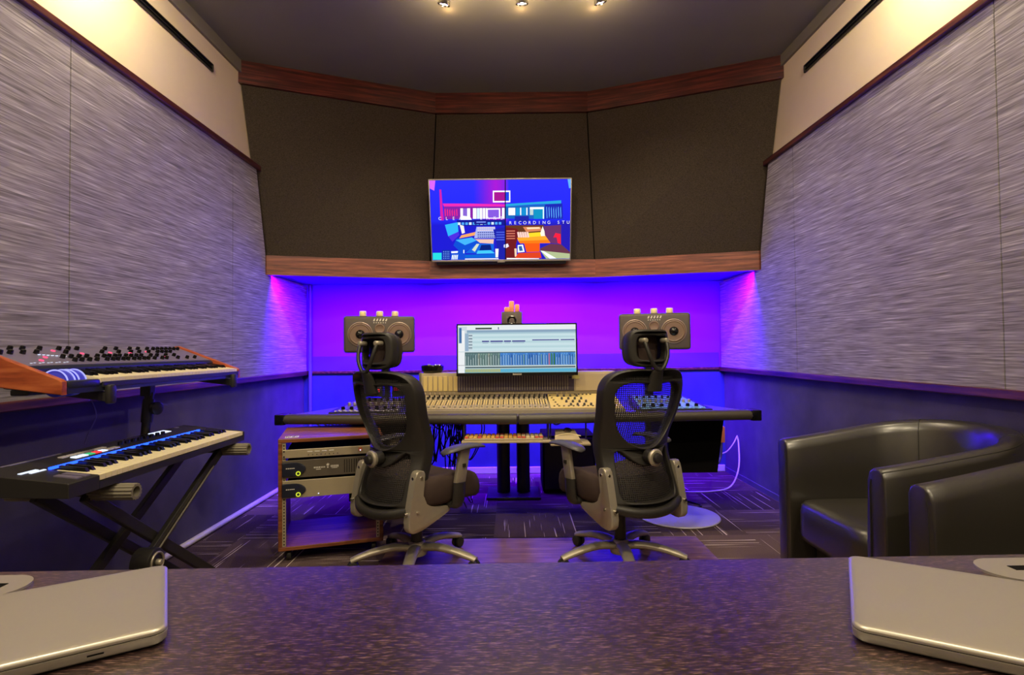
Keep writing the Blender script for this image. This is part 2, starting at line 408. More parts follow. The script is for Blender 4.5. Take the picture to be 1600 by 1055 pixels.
# grey woven panels on the side walls
def grey_panel(s, y0, y1, label):
    x0, x1 = (XL+.003, XL+.043) if s < 0 else (XR-.043, XR-.003)
    if y1 < 4: poly = [(y0+.003, .932), (y1-.003, .932), (y1-.003, 2.425), (y0+.003, 2.425)]
    else: poly = [(y0+.003, .932), (4.92, .932), (4.92, 1.682), (4.10, 1.682), (4.10, 1.83), (3.955, 2.425), (y0+.003, 2.425)]
    mb = MB().prism(poly, lambda a, b, t: (x0+(x1-x0)*t, a, b))
    return tag(mb.build('acoustic_panel', M_panel, smooth=False), label, 'acoustic panel', 'grey woven panels on the side walls')
grey_panel(-1, -.6, 2.28, 'grey woven wall panel on the left wall above the synthesizer, nearest the desk in front')
grey_panel(-1, 2.28, 3.62, 'wide grey woven wall panel in the middle of the left wall')
grey_panel(-1, 3.62, 4.94, 'violet-lit grey woven panel at the far end of the left wall')
grey_panel(1, -.6, 2.09, 'grey woven wall panel on the right wall, nearest the desk in front')
grey_panel(1, 2.09, 3.61, 'wide grey woven wall panel on the right wall above the leather armchairs')
grey_panel(1, 3.61, 4.94, 'violet-lit grey woven panel at the far end of the right wall')

# ------------------------------------------------------------------ wall fittings
def vent(s, y0, y1, z, label):
    x = XL if s < 0 else XR
    t = thing('air_vent', label, 'air vent', (x, (y0+y1)/2, z), 0, 'black slot vents in the cream walls')
    h = (y1-y0)/2; X = lambda d: s*-d
    fr = MB()
    for zz in (-.024, .018): fr.box(min(X(-.0), X(.012)), max(X(0), X(.012)), -h, h, zz, zz+.006)
    for yy in (-h, h-.006): fr.box(min(X(0), X(.012)), max(X(0), X(.012)), yy, yy+.006, -.024, .024)
    fr.build('frame', M_black, t, False)
    MB().box(min(X(0), X(.003)), max(X(0), X(.003)), -h+.006, h-.006, -.018, .018).build('slot', M_void, t, False)
    MB().box(min(X(.003), X(.009)), max(X(.003), X(.009)), -h+.006, h-.006, -.002, .002).build('blade', M_black, t, False)
vent(-1, 1.2, 3.44, 2.90, 'long black slot vent in the cream strip of the left wall')
vent(1, 1.2, 3.51, 2.89, 'long black slot vent in the cream strip of the right wall')

def light(name, kind, loc, energy, color, parent=None, rot=None, **k):
    l = bpy.data.lights.new(name, kind); l.energy = energy; l.color = color
    for a, v in k.items(): setattr(l, a, v)
    o = bpy.data.objects.new(name, l); COL.objects.link(o); o.location = loc
    if rot is not None: o.rotation_mode = 'QUATERNION'; o.rotation_quaternion = rot
    if parent is not None: o.parent = parent
    return o
def aim(d): return Vector(d).to_track_quat('-Z', 'Y')
WARM = (1, .83, .56); LK = 1.55
def spotlight(x, y, label, d, energy, group, glow=0, ang=110, drop=.10):
    """ceiling spotlight: base, stem, can with a glowing lens, aimed along d"""
    t = thing('ceiling_spotlight', label, 'ceiling light', (x, y, ZC), 0, group)
    d = Vector(d).normalized()
    MB().cyl((0, 0, -.018), (0, 0, 0), .04, .045, 24).build('base', M_chrome, t)
    MB().cyl((0, 0, -drop), (0, 0, -.016), .007).build('stem', M_chrome, t)
    c = Vector((0, 0, -drop))
    can = MB().lathe([(-.035, 0), (-.035, .018), (-.02, .03), (.035, .036), (.037, .033), (.028, .030)], c, d, 24).build('lamp_head', M_chrome, t)
    MB().cyl(c+d*.026, c+d*.029, .029, .029, 24).build('lens', M_lamp, t)
    light('beam', 'SPOT', c+d*.06, energy*LK, WARM, t, aim(d), spot_size=R(ang), spot_blend=.9, shadow_soft_size=.03)
    if glow: light('halo', 'POINT', (0, .185, -.034), .26, (1, .58, .28), t, shadow_soft_size=.01)
    if glow: light('spill', 'POINT', (0, 0, -.15), glow, (1, .72, .42), t, shadow_soft_size=.02)
G1 = 'chrome spotlights across the ceiling'
spotlight(-.358, 3.055, 'left of three small chrome spotlights on the dark ceiling at the top edge', (-.25, .35, -1), 40, G1, 5, 110, .050)
spotlight(.075, 3.055, 'middle one of three small chrome spotlights on the dark ceiling at the top edge', (.05, .35, -1), 40, G1, 5, 110, .050)
spotlight(.511, 3.055, 'right of three small chrome spotlights on the dark ceiling at the top edge', (.3, .35, -1), 40, G1, 5, 110, .050)
G2 = 'wall washing spotlights beside the cream walls'
spotlight(XL+.30, 2.22, 'ceiling spotlight washing the cream strip of the left wall', (-.60, .75, -1), 30, G2, 0, 155)
spotlight(XR-.30, 2.22, 'ceiling spotlight washing the cream strip of the right wall', (.60, .75, -1), 30, G2, 0, 155)
G3 = 'added fill spotlights behind the camera'
for i, (x, y) in enumerate(((-1.1, .9), (0, .9), (1.1, .9), (-1.1, -.7), (1.1, -.7))):  # unseen lamps added to fill the room with warm light
    spotlight(x, y, 'unseen ceiling spotlight added as fill light over the desk in front', (x*.22, .35, -1), 60, G3, 0, 150)

# violet light tape behind the valance
for k in range(3):
    (x0, y0), (x1, y1) = val_pts[k], val_pts[k+1]
    v = Vector((x1-x0, y1-y0, 0)); L = v.length; v.normalize(); n = Vector((-v.y, v.x, 0))
    if n.y < 0: n = -n
    c = Vector(((x0+x1)/2, (y0+y1)/2, 1.701))+n*.075
    o = MB().box(-L/2+.03, L/2-.03, -.006, .006, -.004, .004).build('led_strip', M_purpleled, None, False)
    o.matrix_world = Matrix.Translation(c) @ Matrix.Rotation(math.atan2(v.y, v.x), 4, 'Z')
    tag(o, ['violet led light tape tucked behind the left part of the wooden valance', 'violet led light tape tucked behind the middle of the wooden valance', 'violet led light tape tucked behind the right part of the wooden valance'][k], 'light strip', 'violet led tapes')
    d = (n*.62+Vector((0, 0, -1))).normalized()
    zq = -d; xq = v; yq = zq.cross(xq)
    q = Matrix((xq, yq, zq)).transposed().to_quaternion()
    light('led_glow', 'AREA', c+Vector((0, 0, -.012)), 105*L/1.3, (.092, .0, 1), None, q, shape='RECTANGLE', size=L-.05, size_y=.02, spread=R(125))

# corner pipe at the left end of the violet-lit wall
tag(MB().tube([(XL+.075, YB-.035, 0), (XL+.08, YB-.035, 1.703)], .016, 12).build('corner_pipe', M_conduit), 'thin vertical pipe in the left corner of the violet-lit front wall', 'pipe')

# ------------------------------------------------------------------ pictures on the screens
def picture(polys, grid, place):
    """polys: list of (points in 0..1 picture space, colour sRGB); grid(u,v)->colour for the background"""
    bm = bmesh.new(); lay = bm.loops.layers.float_color.new('pixels')
    def face(pts, cols, lift):
        f = bm.faces.new([bm.verts.new(place(u, v, lift)) for u, v in pts])
        for l, c in zip(f.loops, cols): l[lay] = srgb(*c)
    nx, ny = 32, 18
    for i in range(nx):
        for j in range(ny):
            q = [(i/nx, j/ny), ((i+1)/nx, j/ny), ((i+1)/nx, (j+1)/ny), (i/nx, (j+1)/ny)]
            face(q, [grid(*p) for p in q], 0)
    for k, (pts, c) in enumerate(polys):
        face(pts, [c]*len(pts), .00025+.00002*k)
    mb = MB(); mb.bm.free(); mb.bm = bm; return mb
def lerp(a, b, t): return tuple(x+(y-x)*t for x, y in zip(a, b))

# television: width 1.10, height .625, leaning forward
TVC = Vector((-.080, 4.305, 2.118)); tilt = R(14)
TVX, TVY = Vector((1, 0, 0)), Vector((0, -math.sin(tilt), math.cos(tilt))); TVN = TVX.cross(TVY)   # normal faces the room
tv = thing('television', 'wall television leaning forward, showing a blue and orange studio picture with lettering', 'television', TVC)
MT = frame_at((0, 0, 0), TVX, TVY)
MB().box(-.553, .553, -.317, .317, -.040, 0, .006).xf(MT).build('housing', M_black, tv)
fr = MB()
for b in ((-.555, .555, .309, .319), (-.555, .555, -.319, -.304), (-.555, -.547, -.319, .319), (.547, .555, -.319, .319)):
    fr.box(b[0], b[1], b[2], b[3], -.012, .006, .002)
fr.xf(MT).build('frame', M_alu, tv)
MB().box(-.03, .03, -.327, -.318, -.01, .006, .002).xf(MT).build('logo_bar', M_alu, tv)
MB().box(-.52, .52, -.345, -.319, -.06, -.012, .006).xf(MT).build('sound_bar', M_black, tv)
mt = MB(); mt.box(-.25, .25, -.2, .2, -.06, -.04); mt.box(-.07, .07, -.16, .16, -.155, -.05); mt.xf(MT).build('wall_mount', M_black, tv)
def tvpt(px, py):      # a point of the television picture measured on a 1600 x 1029 enlargement
    xl = 196+(py-135)/700*24; xr = 1412-(py-135)/700*8
    return ((px-xl)/(xr-xl), 1-(py-138)/(832-138))
TP = []
def P(c, *pts): TP.append(([tvpt(*p) for p in pts], c))
def PB(c, x0, y0, x1, y1): P(c, (x0, y0), (x1, y0), (x1, y1), (x0, y1))
P((196, 92, 220), (196, 138), (248, 138), (238, 225), (200, 205))
P((90, 160, 250), (1385, 138), (1412, 138), (1412, 215), (1398, 215))
P((190, 30, 150), (282, 215), (298, 215), (318, 480), (290, 480))
P((214, 40, 160), (310, 335), (560, 338), (845, 348), (845, 366), (560, 362), (320, 360))
P((120, 30, 150), (320, 360), (845, 366), (845, 470), (320, 470))
P((36, 150, 196), (853, 345), (1120, 330), (1330, 318), (1330, 345), (1100, 350), (853, 365))
P((24, 92, 170), (853, 365), (1330, 345), (1340, 480), (853, 470))
PB((235, 235, 245), 742, 230, 892, 330); PB((150, 20, 130), 752, 242, 845, 318); PB((30, 60, 210), 853, 242, 882, 318)
for x0, x1, c in ((462, 484, (230, 235, 240)), (486, 520, (120, 90, 190)), (520, 546, (225, 230, 240)), (570, 600, (230, 235, 240)), (604, 628, (190, 215, 235)), (630, 650, (235, 240, 245)), (655, 676, (225, 230, 240)), (680, 690, (225, 230, 240)), (820, 842, (235, 238, 245))): PB(c, x0, 378, x1, 470)
PB((232, 225, 240), 688, 380, 806, 470); PB((120, 80, 200), 698, 392, 794, 462)
P((225, 228, 238), (468, 440), (545, 450), (560, 478), (462, 478))
for x0, x1, c in ((876, 934, (228, 228, 226)), (940, 972, (20, 130, 190)), (976, 986, (230, 240, 245)), (990, 1028, (20, 128, 188)), (1030, 1040, (225, 238, 242)), (1060, 1090, (170, 190, 190))): PB(c, x0, 378, x1, 442)
PB((225, 238, 240), 1060, 374, 1182, 392); PB((16, 132, 176), 1094, 392, 1172, 476); PB((205, 230, 240), 1172, 380, 1182, 476)
P((26, 36, 160), (1190, 352), (1340, 344), (1345, 478), (1190, 478))
for i in range(7):
    x = 1202+i*20; P((90, 170, 235), (x, 375+(i*37) % 30), (x+5, 370), (x+9, 470-(i*23) % 30), (x+4, 474))
for i in range(6):
    x = 325+i*20; P((215, 40, 120), (x, 385+(i*31) % 25), (x+9, 380), (x+12, 440), (x+4, 445))
PB((18, 22, 130), 430, 480, 845, 530)
for i in range(12): PB((70, 150, 225) if i % 3 else (190, 215, 235), 440+i*32, 500, 462+i*32, 522)
PB((24, 26, 120), 580, 478, 690, 518); PB((120, 150, 240), 600, 495, 680, 503)
PB((28, 34, 150), 930, 450, 1052, 500)
P((90, 50, 30), (853, 530), (1180, 530), (1180, 640), (853, 640))
P((44, 160, 235), (328, 520), (438, 498), (444, 580), (356, 620)); P((70, 40, 200), (356, 620), (444, 580), (452, 610), (392, 668))
P((225, 215, 210), (455, 520), (490, 530), (500, 590), (475, 600))
P((222, 150, 90), (470, 612), (590, 585), (600, 612), (450, 640))
P((150, 160, 215), (600, 540), (760, 540), (770, 640), (580, 640))
for r in range(5):
    for c in range(9): PB((40, 50, 130) if r > 1 else (215, 190, 190), 610+c*17, 545+r*20, 621+c*17, 555+r*20)
P((216, 176, 160), (560, 648), (750, 650), (745, 690), (600, 680))
P((14, 70, 190), (430, 640), (590, 650), (640, 690), (470, 770), (400, 700))
P((60, 160, 225), (420, 655), (560, 632), (600, 660), (500, 700))
P((20, 90, 200), (500, 770), (600, 690), (750, 690), (750, 780)); P((190, 200, 180), (560, 742), (600, 690), (625, 690), (585, 760))
P((10, 30, 110), (640, 700), (720, 698), (730, 745), (625, 748)); P((60, 180, 230), (610, 750), (720, 748), (760, 775), (600, 778))
P((12, 90, 190), (500, 785), (780, 782), (780, 815), (500, 815)); PB((230, 235, 240), 500, 820, 850, 828)
PB((36, 196, 200), 222, 766, 298, 828)
PB((14, 40, 140), 304, 742, 372, 828)
for r in range(5):
    for c in range(4): PB((110, 150, 235), 312+c*15, 752+r*15, 319+c*15, 759+r*15)
PB((20, 70, 190), 376, 748, 500, 828)
P((235, 240, 245), (380, 755), (440, 752), (436, 768), (384, 770)); PB((225, 235, 240), 486, 742, 494, 772)
for i in range(4): P((225, 240, 245), (388+i*14, 790), (398+i*14, 782), (392+i*14, 826), (384+i*14, 826))
# chair in the middle of the picture
P((26, 30, 150), (745, 565), (845, 545), (845, 828), (790, 828), (770, 680))
for r in range(4): PB((70, 90, 200), 770, 585+r*22, 842, 594+r*22)
P((100, 24, 30), (853, 545), (950, 560), (968, 600), (940, 700), (945, 828), (853, 828))
for r in range(4): PB((190, 110, 90), 858, 575+r*22, 932, 584+r*22)
P((225, 222, 215), (762, 735), (790, 735), (786, 812), (764, 812)); P((222, 190, 160), (926, 735), (946, 735), (946, 808), (930, 808))
P((215, 215, 240), (835, 700), (870, 690), (880, 715), (855, 730), (835, 722))
# orange desk
P((196, 120, 80), (1000, 545), (1150, 545), (1165, 580), (1030, 590)); P((226, 200, 160), (1030, 550), (1140, 548), (1150, 562), (1040, 566))
P((232, 196, 40), (1035, 600), (1150, 592), (1165, 640), (1055, 645))
P((232, 225, 205), (1150, 600), (1170, 540), (1200, 625), (1160, 640))
P((240, 150, 40), (950, 640), (1200, 625), (1240, 660), (960, 668)); P((232, 110, 20), (960, 668), (1240, 660), (1235, 690), (975, 690))
P((226, 80, 20), (1010, 690), (1145, 690), (1145, 765), (1030, 768)); P((200, 60, 30), (960, 775), (1150, 768), (1160, 822), (930, 822))
P((225, 235, 240), (955, 705), (1000, 700), (1015, 765), (955, 770)); P((40, 90, 150), (962, 715), (990, 712), (1000, 755), (970, 758))
for i in range(5): P((232, 190, 180), (950+i*20, 590), (966+i*20, 588), (976+i*20, 636), (958+i*20, 638))
P((96, 46, 92), (1180, 540), (1330, 530), (1330, 700), (1240, 690), (1190, 620))
P((220, 30, 60), (1262, 640), (1280, 600), (1325, 610), (1328, 700), (1300, 690), (1290, 640))
P((34, 26, 160), (1330, 500), (1408, 500), (1406, 770), (1330, 700))
P((92, 48, 66), (1150, 735), (1240, 695), (1330, 702), (1406, 770), (1406, 790), (1150, 760))
P((160, 172, 130), (1150, 755), (1404, 785), (1404, 828), (1200, 828)); P((220, 228, 220), (1150, 755), (1180, 760), (1290, 826), (1230, 828))
P((235, 235, 235), (860, 818), (1140, 824), (1140, 829), (860, 829))
PB((14, 14, 40), 845, 138, 853, 832)
def tvgrid(u, v):
    if v > .48:
        base = lerp((40, 42, 228), (24, 30, 200), (1-v))
        m = max(0, 1-abs(u-.47)/.16) if u < .535 else 0
        return lerp(base, (150, 24, 190), min(1, m*1.1))
    return lerp((26, 24, 190), (34, 30, 170), u)
def tvplace(u, v, lift): return MT @ Vector((-.547+1.094*u, -.304+.613*v, .0012+lift))
picture(TP, tvgrid, tvplace).build('screen_picture', M_tvscreen, tv, False)
def tvtext(body, u0, u1, v, size):
    L = len(body)
    for i, ch in enumerate(body):
        if ch == ' ': continue
        u = u0+(u1-u0)*i/(L-1)
        o = lettering(ch, size, MT @ Matrix.Translation((-.547+1.094*u, -.304+.613*v, .0050)), .0002)
        yield o
def merge(mbs):
    out = MB()
    for m in mbs:
        me = bpy.data.meshes.new('t'); m.bm.to_mesh(me); m.bm.free(); out.bm.from_mesh(me); bpy.data.meshes.remove(me)
    return out
M_tvtext = emis('screen_white_letters', (.95, .95, 1, 1), 1.0)
merge(list(tvtext('CLEAR LAKE', .065, .508, .528, .034))).build('screen_lettering', M_tvtext, tv, False)
merge(list(tvtext('RECORDING STU', .570, .985, .465, .034))).build('screen_lettering', M_tvtext, tv, False)

# ------------------------------------------------------------------ studio desk (V-shaped front, two black rack pedestals, twin columns)
DL, DM, DR = (-1.434, 3.375), (.030, 3.262), (1.490, 3.360)
desk = thing('studio_desk', 'long charcoal studio desk with a padded front edge and black rack pedestals', 'desk', (.03, 3.75, 0))
top = [DL, DM, DR, (1.22, 4.12), (-1.16, 4.12)]
MB().prism(top, lambda a, b, t: (a, b, .672+.036*t), .004).build('desk_top', M_desk, desk, False, True)
def bumper(a, b, c0, c1):
    a, b = Vector((*a, 0)), Vector((*b, 0)); v = (b-a).normalized(); n = Vector((v.y, -v.x, 0))
    prof = [(-.012, .664), (.03, .664), (.045, .672), (.052, .69), (.048, .708), (.034, .719), (.0, .722), (-.012, .722)]
    mb = MB(); rings = []
    for p in (a+v*c0, b-v*c1): rings.append([mb.bm.verts.new(p+n*o+Vector((0, 0, z))) for o, z in prof])
    k = len(prof)
    for i in range(k): mb.bm.faces.new((rings[0][i], rings[0][(i+1) % k], rings[1][(i+1) % k], rings[1][i]))
    mb.bm.faces.new(rings[0]); mb.bm.faces.new(rings[1]); return mb
bumper(DL, DM, .055, .004).build('armrest', M_bumper, desk, True, True, 60)
bumper(DM, DR, .004, .055).build('armrest', M_bumper, desk, True, True, 60)
for e, o, s in ((DL, DM, 1), (DR, DM, -1)):
    v = (Vector((o[0]-e[0], o[1]-e[1], 0))).normalized(); n = Vector((v.y, -v.x, 0))*s
    M = frame_at((e[0], e[1], 0), v*s, -n if s > 0 else -n)
    mb = MB().box(min(0, s*.06), max(0, s*.06), -.052, .05, .660, .724, .006)
    mb.xf(M).build('end_cap', M_blackgl, desk, True, True)
MB().box(-1.10, -.62, 3.70, 4.08, .10, .672).build('rack_pedestal', M_void, desk, False, True)  # lower part lengthened to block LED light from the floor behind the rack
MB().hexa([(1.02, 3.62, .285), (1.335, 3.62, .285), (1.335, 4.08, .285), (1.02, 4.08, .285), (1.02, 3.62, .672), (1.388, 3.62, .672), (1.388, 4.08, .672), (1.02, 4.08, .672)]).build('rack_pedestal', M_void, desk, False, True)
cl = MB()
for x in (-.075, .075): MB().cyl((x, 4.22, .02), (x, 4.22, .60), .050, .050, 24).build('column', M_black, desk, True, True)
MB().box(-.20, .20, 4.05, 4.38, 0, .022, .006).build('base_plate', M_black, desk, True, True)
MB().box(-.18, .18, 4.05, 4.27, .60, .672, .006).build('column_head', M_black, desk, False, True)

# ------------------------------------------------------------------ mixing console lying in the middle of the desk
con = thing('mixing_console', 'beige mixing console with rows of faders and a low meter bridge under the monitor', 'mixing console', (.035, 3.56, .708))
CX0, CX1 = -.62, .69
def cface(x, t, lift=0):      # t 0 at the front edge of the fader panel, 1 under the bridge; the panel slopes up
    return Vector((x, 3.40+.36*t-lift*.12, .735+.062*t+lift))
sl = math.atan2(.062, .36)
MB().hexa([(CX0, 3.385, .708), (CX1, 3.385, .708), (CX1, 3.94, .708), (CX0, 3.94, .708), (CX0, 3.385, .731), (CX1, 3.385, .731), (CX1, 3.94, .795), (CX0, 3.94, .795)]).build('chassis', M_console, con, False, True)
def on_face(x0, x1, t0, t1, h=.002):
    mb = MB(); pts = [cface(x0, t0, -.001), cface(x1, t0, -.001), cface(x1, t1, -.001), cface(x0, t1, -.001), cface(x0, t0, h), cface(x1, t0, h), cface(x1, t1, h), cface(x0, t1, h)]
    return mb.hexa(pts)
random.seed(3)
nch = 25; chw = (.42-CX0-.02)/nch
proto = {}
def rep(key, name, make, m, par, loc):
    if key not in proto:
        o = make().build(name, m, par); proto[key] = o
    else:
        o = proto[key].copy(); COL.objects.link(o); o.parent = par
    o.location = Vector(loc)-WM[par.name].translation; return o
nch = 25; chw = (.225-CX0-.01)/nch
def strip_mesh(x):
    mb = MB()
    def add(q, i):
        me = bpy.data.meshes.new('t'); q.bm.to_mesh(me); q.bm.free(); mb.bm.from_mesh(me); bpy.data.meshes.remove(me); mb.paint(i)
    for f in mb.bm.faces: f.tag = False
    add(on_face(x-chw*.45, x+chw*.45, .02, .97), 0)
    add(on_face(x-.0024, x+.0024, .27, .60, .0032), 1)
    add(on_face(x+.0055, x+.0115, .30, .60, .003), 2)
    for k in range(4): add(on_face(x-.0145, x-.0065, .29+k*.08, .345+k*.08, .005), 2)
    for k in range(2): add(on_face(x-.012, x+.012, .64+k*.115, .655+k*.115, .003), 1)
    return mb
for i in range(nch):
    x = CX0+.01+chw*(i+.5)
    strip_mesh(x).build('channel_strip', [M_beige, M_void, M_gold], con, False, True)
capM = Matrix.Rotation(sl, 4, 'X')
def knob_mb(r, h): return MB().lathe([(0, r), (h*.75, r*.82), (h, r*.7), (h, 0)], (0, 0, 0), (0, 0, 1), 10).xf(capM)
for i in range(nch):
    x = CX0+.01+chw*(i+.5)
    rep('fader', 'fader_cap', lambda: MB().box(-.0065, .0065, -.010, .010, 0, .011, .002).xf(capM), M_alu, con, cface(x, .10+random.choice((0, 0, .02, .05)), .002))
    rep('knobA', 'channel_knob', lambda: knob_mb(.0085, .016), M_black, con, cface(x, .70, .002))
    rep('knobB', 'channel_knob', lambda: knob_mb(.0075, .016), M_black, con, cface(x+.004, .82, .002))
    rep('knobC', 'channel_knob', lambda: knob_mb(.006, .020), M_beige, con, cface(x, .95, .002))
on_face(.235, CX1-.005, .02, .97, .003).build('master_section', M_gold, con, False, True)
for i in range(4):
    for j in range(4): rep('mknob', 'master_knob', lambda: knob_mb(.0085, .015), M_black if (i+j) % 3 else M_armpad, con, cface(.300+.042*i+.022*j, .78-.20*j, .003))
for i in range(5): rep('mbtn', 'master_button', lambda: MB().box(-.006, .006, -.005, .005, 0, .006, .001).xf(capM), M_darkface, con, cface(.42+.026*i, .90, .003))
for i in range(6): rep('mbtn', 'master_button', None, None, con, cface(.57+.02*(i % 3), .55+.3*(i//3), .003))
for i in range(9): rep('mbtn', 'master_button', None, None, con, cface(.26+.03*i, .12, .003))
for i in range(5): rep('mbtn', 'master_button', None, None, con, cface(.25+.008*i, .82-.15*i, .003))
for i in range(3): rep('knobC', 'channel_knob', None, None, con, cface(.30+.032*i, .95, .002))
# meter bridge
MB().box(CX0-.018, .71, 3.765, 3.90, .795, .948, .008).build('meter_bridge', M_beige, con, True, True)
MB().box(CX0-.018, CX0-.002, 3.756, 3.90, .80, .950, .004).build('bridge_cheek', M_darkface, con, True, True)
for i in range(7):
    x = CX0+.012+i*.0345
    mb = MB().box(x, x+.026, 3.758, 3.766, .824, .925, .001)
    mb.build('meter_column', M_gold, con, False, True)
MB().box(-.375, .42, 3.757, 3.766, .818, .940, .001).build('meter_glass', M_violetface, con, False, True)
bars = MB()
for i in range(44):
    x = -.365+i*.0172; bars.box(x, x+.0035, 3.7555, 3.758, .826, .926)
bars.build('meter_lines', M_console, con, False, True)
MB().box(.43, .695, 3.757, 3.766, .818, .935, .002).build('bridge_door', M_beige, con, False, True)
MB().box(.405, .455, 3.753, 3.757, .900, .922, .001).build('sticker', mat('green_sticker', srgb(176, 170, 96), .6), con, False, True)
MB().box(.385, .402, 3.752, 3.757, .905, .912).build('latch', M_void, con, False, True)

# computer monitor standing on the console
mon = thing('computer_monitor', 'wide computer monitor on the console showing a pale mixing window with coloured channel strips', 'monitor', (.032, 3.66, .93))
MO = Matrix.Translation((0, 0, .173)) @ Matrix.Rotation(R(-3), 4, 'X')
MB().box(-.402, .402, 0, .028, -.174, .174, .005).xf(MO).build('housing', M_blackgl, mon)
fb = MB()
for b in ((-.402, .402, .164, .174), (-.402, .402, -.174, -.153), (-.402, -.392, -.174, .174), (.392, .402, -.174, .174)): fb.box(b[0], b[1], -.006, .002, b[2], b[3], .001)
fb.xf(MO).build('bezel', M_blackgl, mon, False)
MB().box(-.03, .03, -.0085, -.006, -.170, -.160, .001).xf(MO).build('logo_plate', M_alu, mon, False)
# the stand reaches back over the meter bridge
MB().box(-.05, .05, .028, .33, -.09, -.06, .004).xf(Matrix.Translation((0, 0, .173))).build('stand_arm', M_black, mon, False)
MB().cyl((0, .31, .083), (0, .31, -.222), .022, .022, 20).build('stand_post', M_black, mon)
MPL = []
def mpt(px, py):
    """monitor picture measured on a 1600 x 838 enlargement"""
    return ((px-118)/(1525-118), 1-(py-135)/(725-135))
def Q(c, x0, y0, x1, y1): MPL.append(([mpt(x0, y0), mpt(x1, y0), mpt(x1, y1), mpt(x0, y1)], c))
random.seed(5)
Q((232, 238, 240), 118, 135, 1525, 195); Q((140, 166, 190), 225, 195, 1525, 225); Q((170, 200, 212), 225, 225, 1525, 245)
Q((205, 218, 226), 118, 150, 225, 460); Q((70, 110, 165), 132, 165, 162, 355); Q((240, 242, 244), 165, 200, 198, 725); Q((236, 240, 242), 122, 360, 196, 725)
Q((150, 176, 200), 202, 235, 245, 455)
for k in range(11): Q((40, 70, 96) if k % 2 else (190, 205, 215), 246, 240+k*19, 290, 250+k*19)
Q((196, 222, 228), 292, 245, 1518, 460)
for k in range(7): Q((178, 208, 216) if k % 2 else (206, 228, 234), 292, 250+k*30, 1518, 262+k*30)
for x0, x1 in ((405, 490), (505, 655), (668, 752), (765, 922)): Q((70, 64, 140), x0, 328, x1, 344); Q((130, 150, 180), x0+8, 354, x1-10, 360)
for x0, x1 in ((1005, 1325), (1345, 1510)): Q((70, 64, 140), x0, 318, x1, 331)
Q((60, 70, 60), 328, 166, 524, 186); Q((30, 50, 120), 598, 160, 608, 190)
Q((86, 110, 112), 200, 466, 1518, 640)
Q((70, 120, 190), 620, 480, 1518, 632)
nch2 = 44
for k in range(nch2):
    x = 205+k*30; g = k < 14
    pal = ((120, 150, 140), (150, 160, 146), (104, 132, 134)) if g else ((70, 130, 206), (92, 152, 220), (60, 112, 190))
    Q(random.choice(pal), x, 486, x+22, 634)
    Q((200, 215, 215) if g else (170, 205, 235), x+4, 500+random.randint(0, 60), x+9, 628); Q((30, 44, 60), x+13, 505, x+18, 626)
    if k in (23, 30): Q((150, 190, 90), x+4, 500, x+9, 628)
    if k in (33,): Q((190, 110, 130), x+2, 490, x+16, 634)
    if k in (34, 35): Q((60, 120, 60), x+2, 490, x+16, 634)
    Q((170, 180, 130) if g else (90, 178, 214), x, 678, x+27, 716)
Q((210, 222, 226), 118, 458, 1525, 470); Q((190, 205, 205), 200, 634, 1525, 650); Q((40, 60, 66), 205, 652, 1515, 666)
Q((120, 120, 130), 118, 628, 198, 633)
def mongrid(u, v): return (120, 168, 178) if v < .1 else (205, 222, 228)
picture(MPL, mongrid, lambda u, v, l: MO @ Vector((-.392+.784*u, -.0012-l, -.153+.317*v))).build('screen_picture', M_monscreen, mon, False)

# small things round the bridge
bw = thing('trinket_bowl', 'small dark round bowl of shiny bits on the meter bridge, left of the monitor', 'bowl', (-.555, 3.83, .948))
MB().lathe([(0, .06), (.014, .076), (.046, .080), (.052, .075), (.024, .055), (.020, 0)], (0, 0, 0), (0, 0, 1), 24).build('bowl', M_blackgl, bw)
bits = MB(); random.seed(2)
for i in range(22):
    a = random.uniform(0, 6.28); r = random.uniform(0, .052); bits.box(r*math.cos(a)-.006, r*math.cos(a)+.006, r*math.sin(a)-.006, r*math.sin(a)+.006, .018, .045+.018*random.random(), .002)
bits.build('shiny_bits', M_chrome, bw)['kind'] = 'stuff'
ch = thing('desk_charger', 'small upright grey device with a white light, left of the meter bridge', 'device', (-.664, 3.72, .708))
MB().box(-.022, .022, -.012, .012, .0, .195, .006).build('body', M_synthface, ch)
MB().cyl((.002, -.0125, .168), (.002, -.015, .168), .0085, seg=16).build('light', M_whiteled, ch)
MB().box(-.016, -.004, -.016, -.012, .105, .13, .002).build('button', M_wax, ch); MB().box(.004, .016, -.016, -.012, .105, .13, .002).build('button', M_wax, ch)

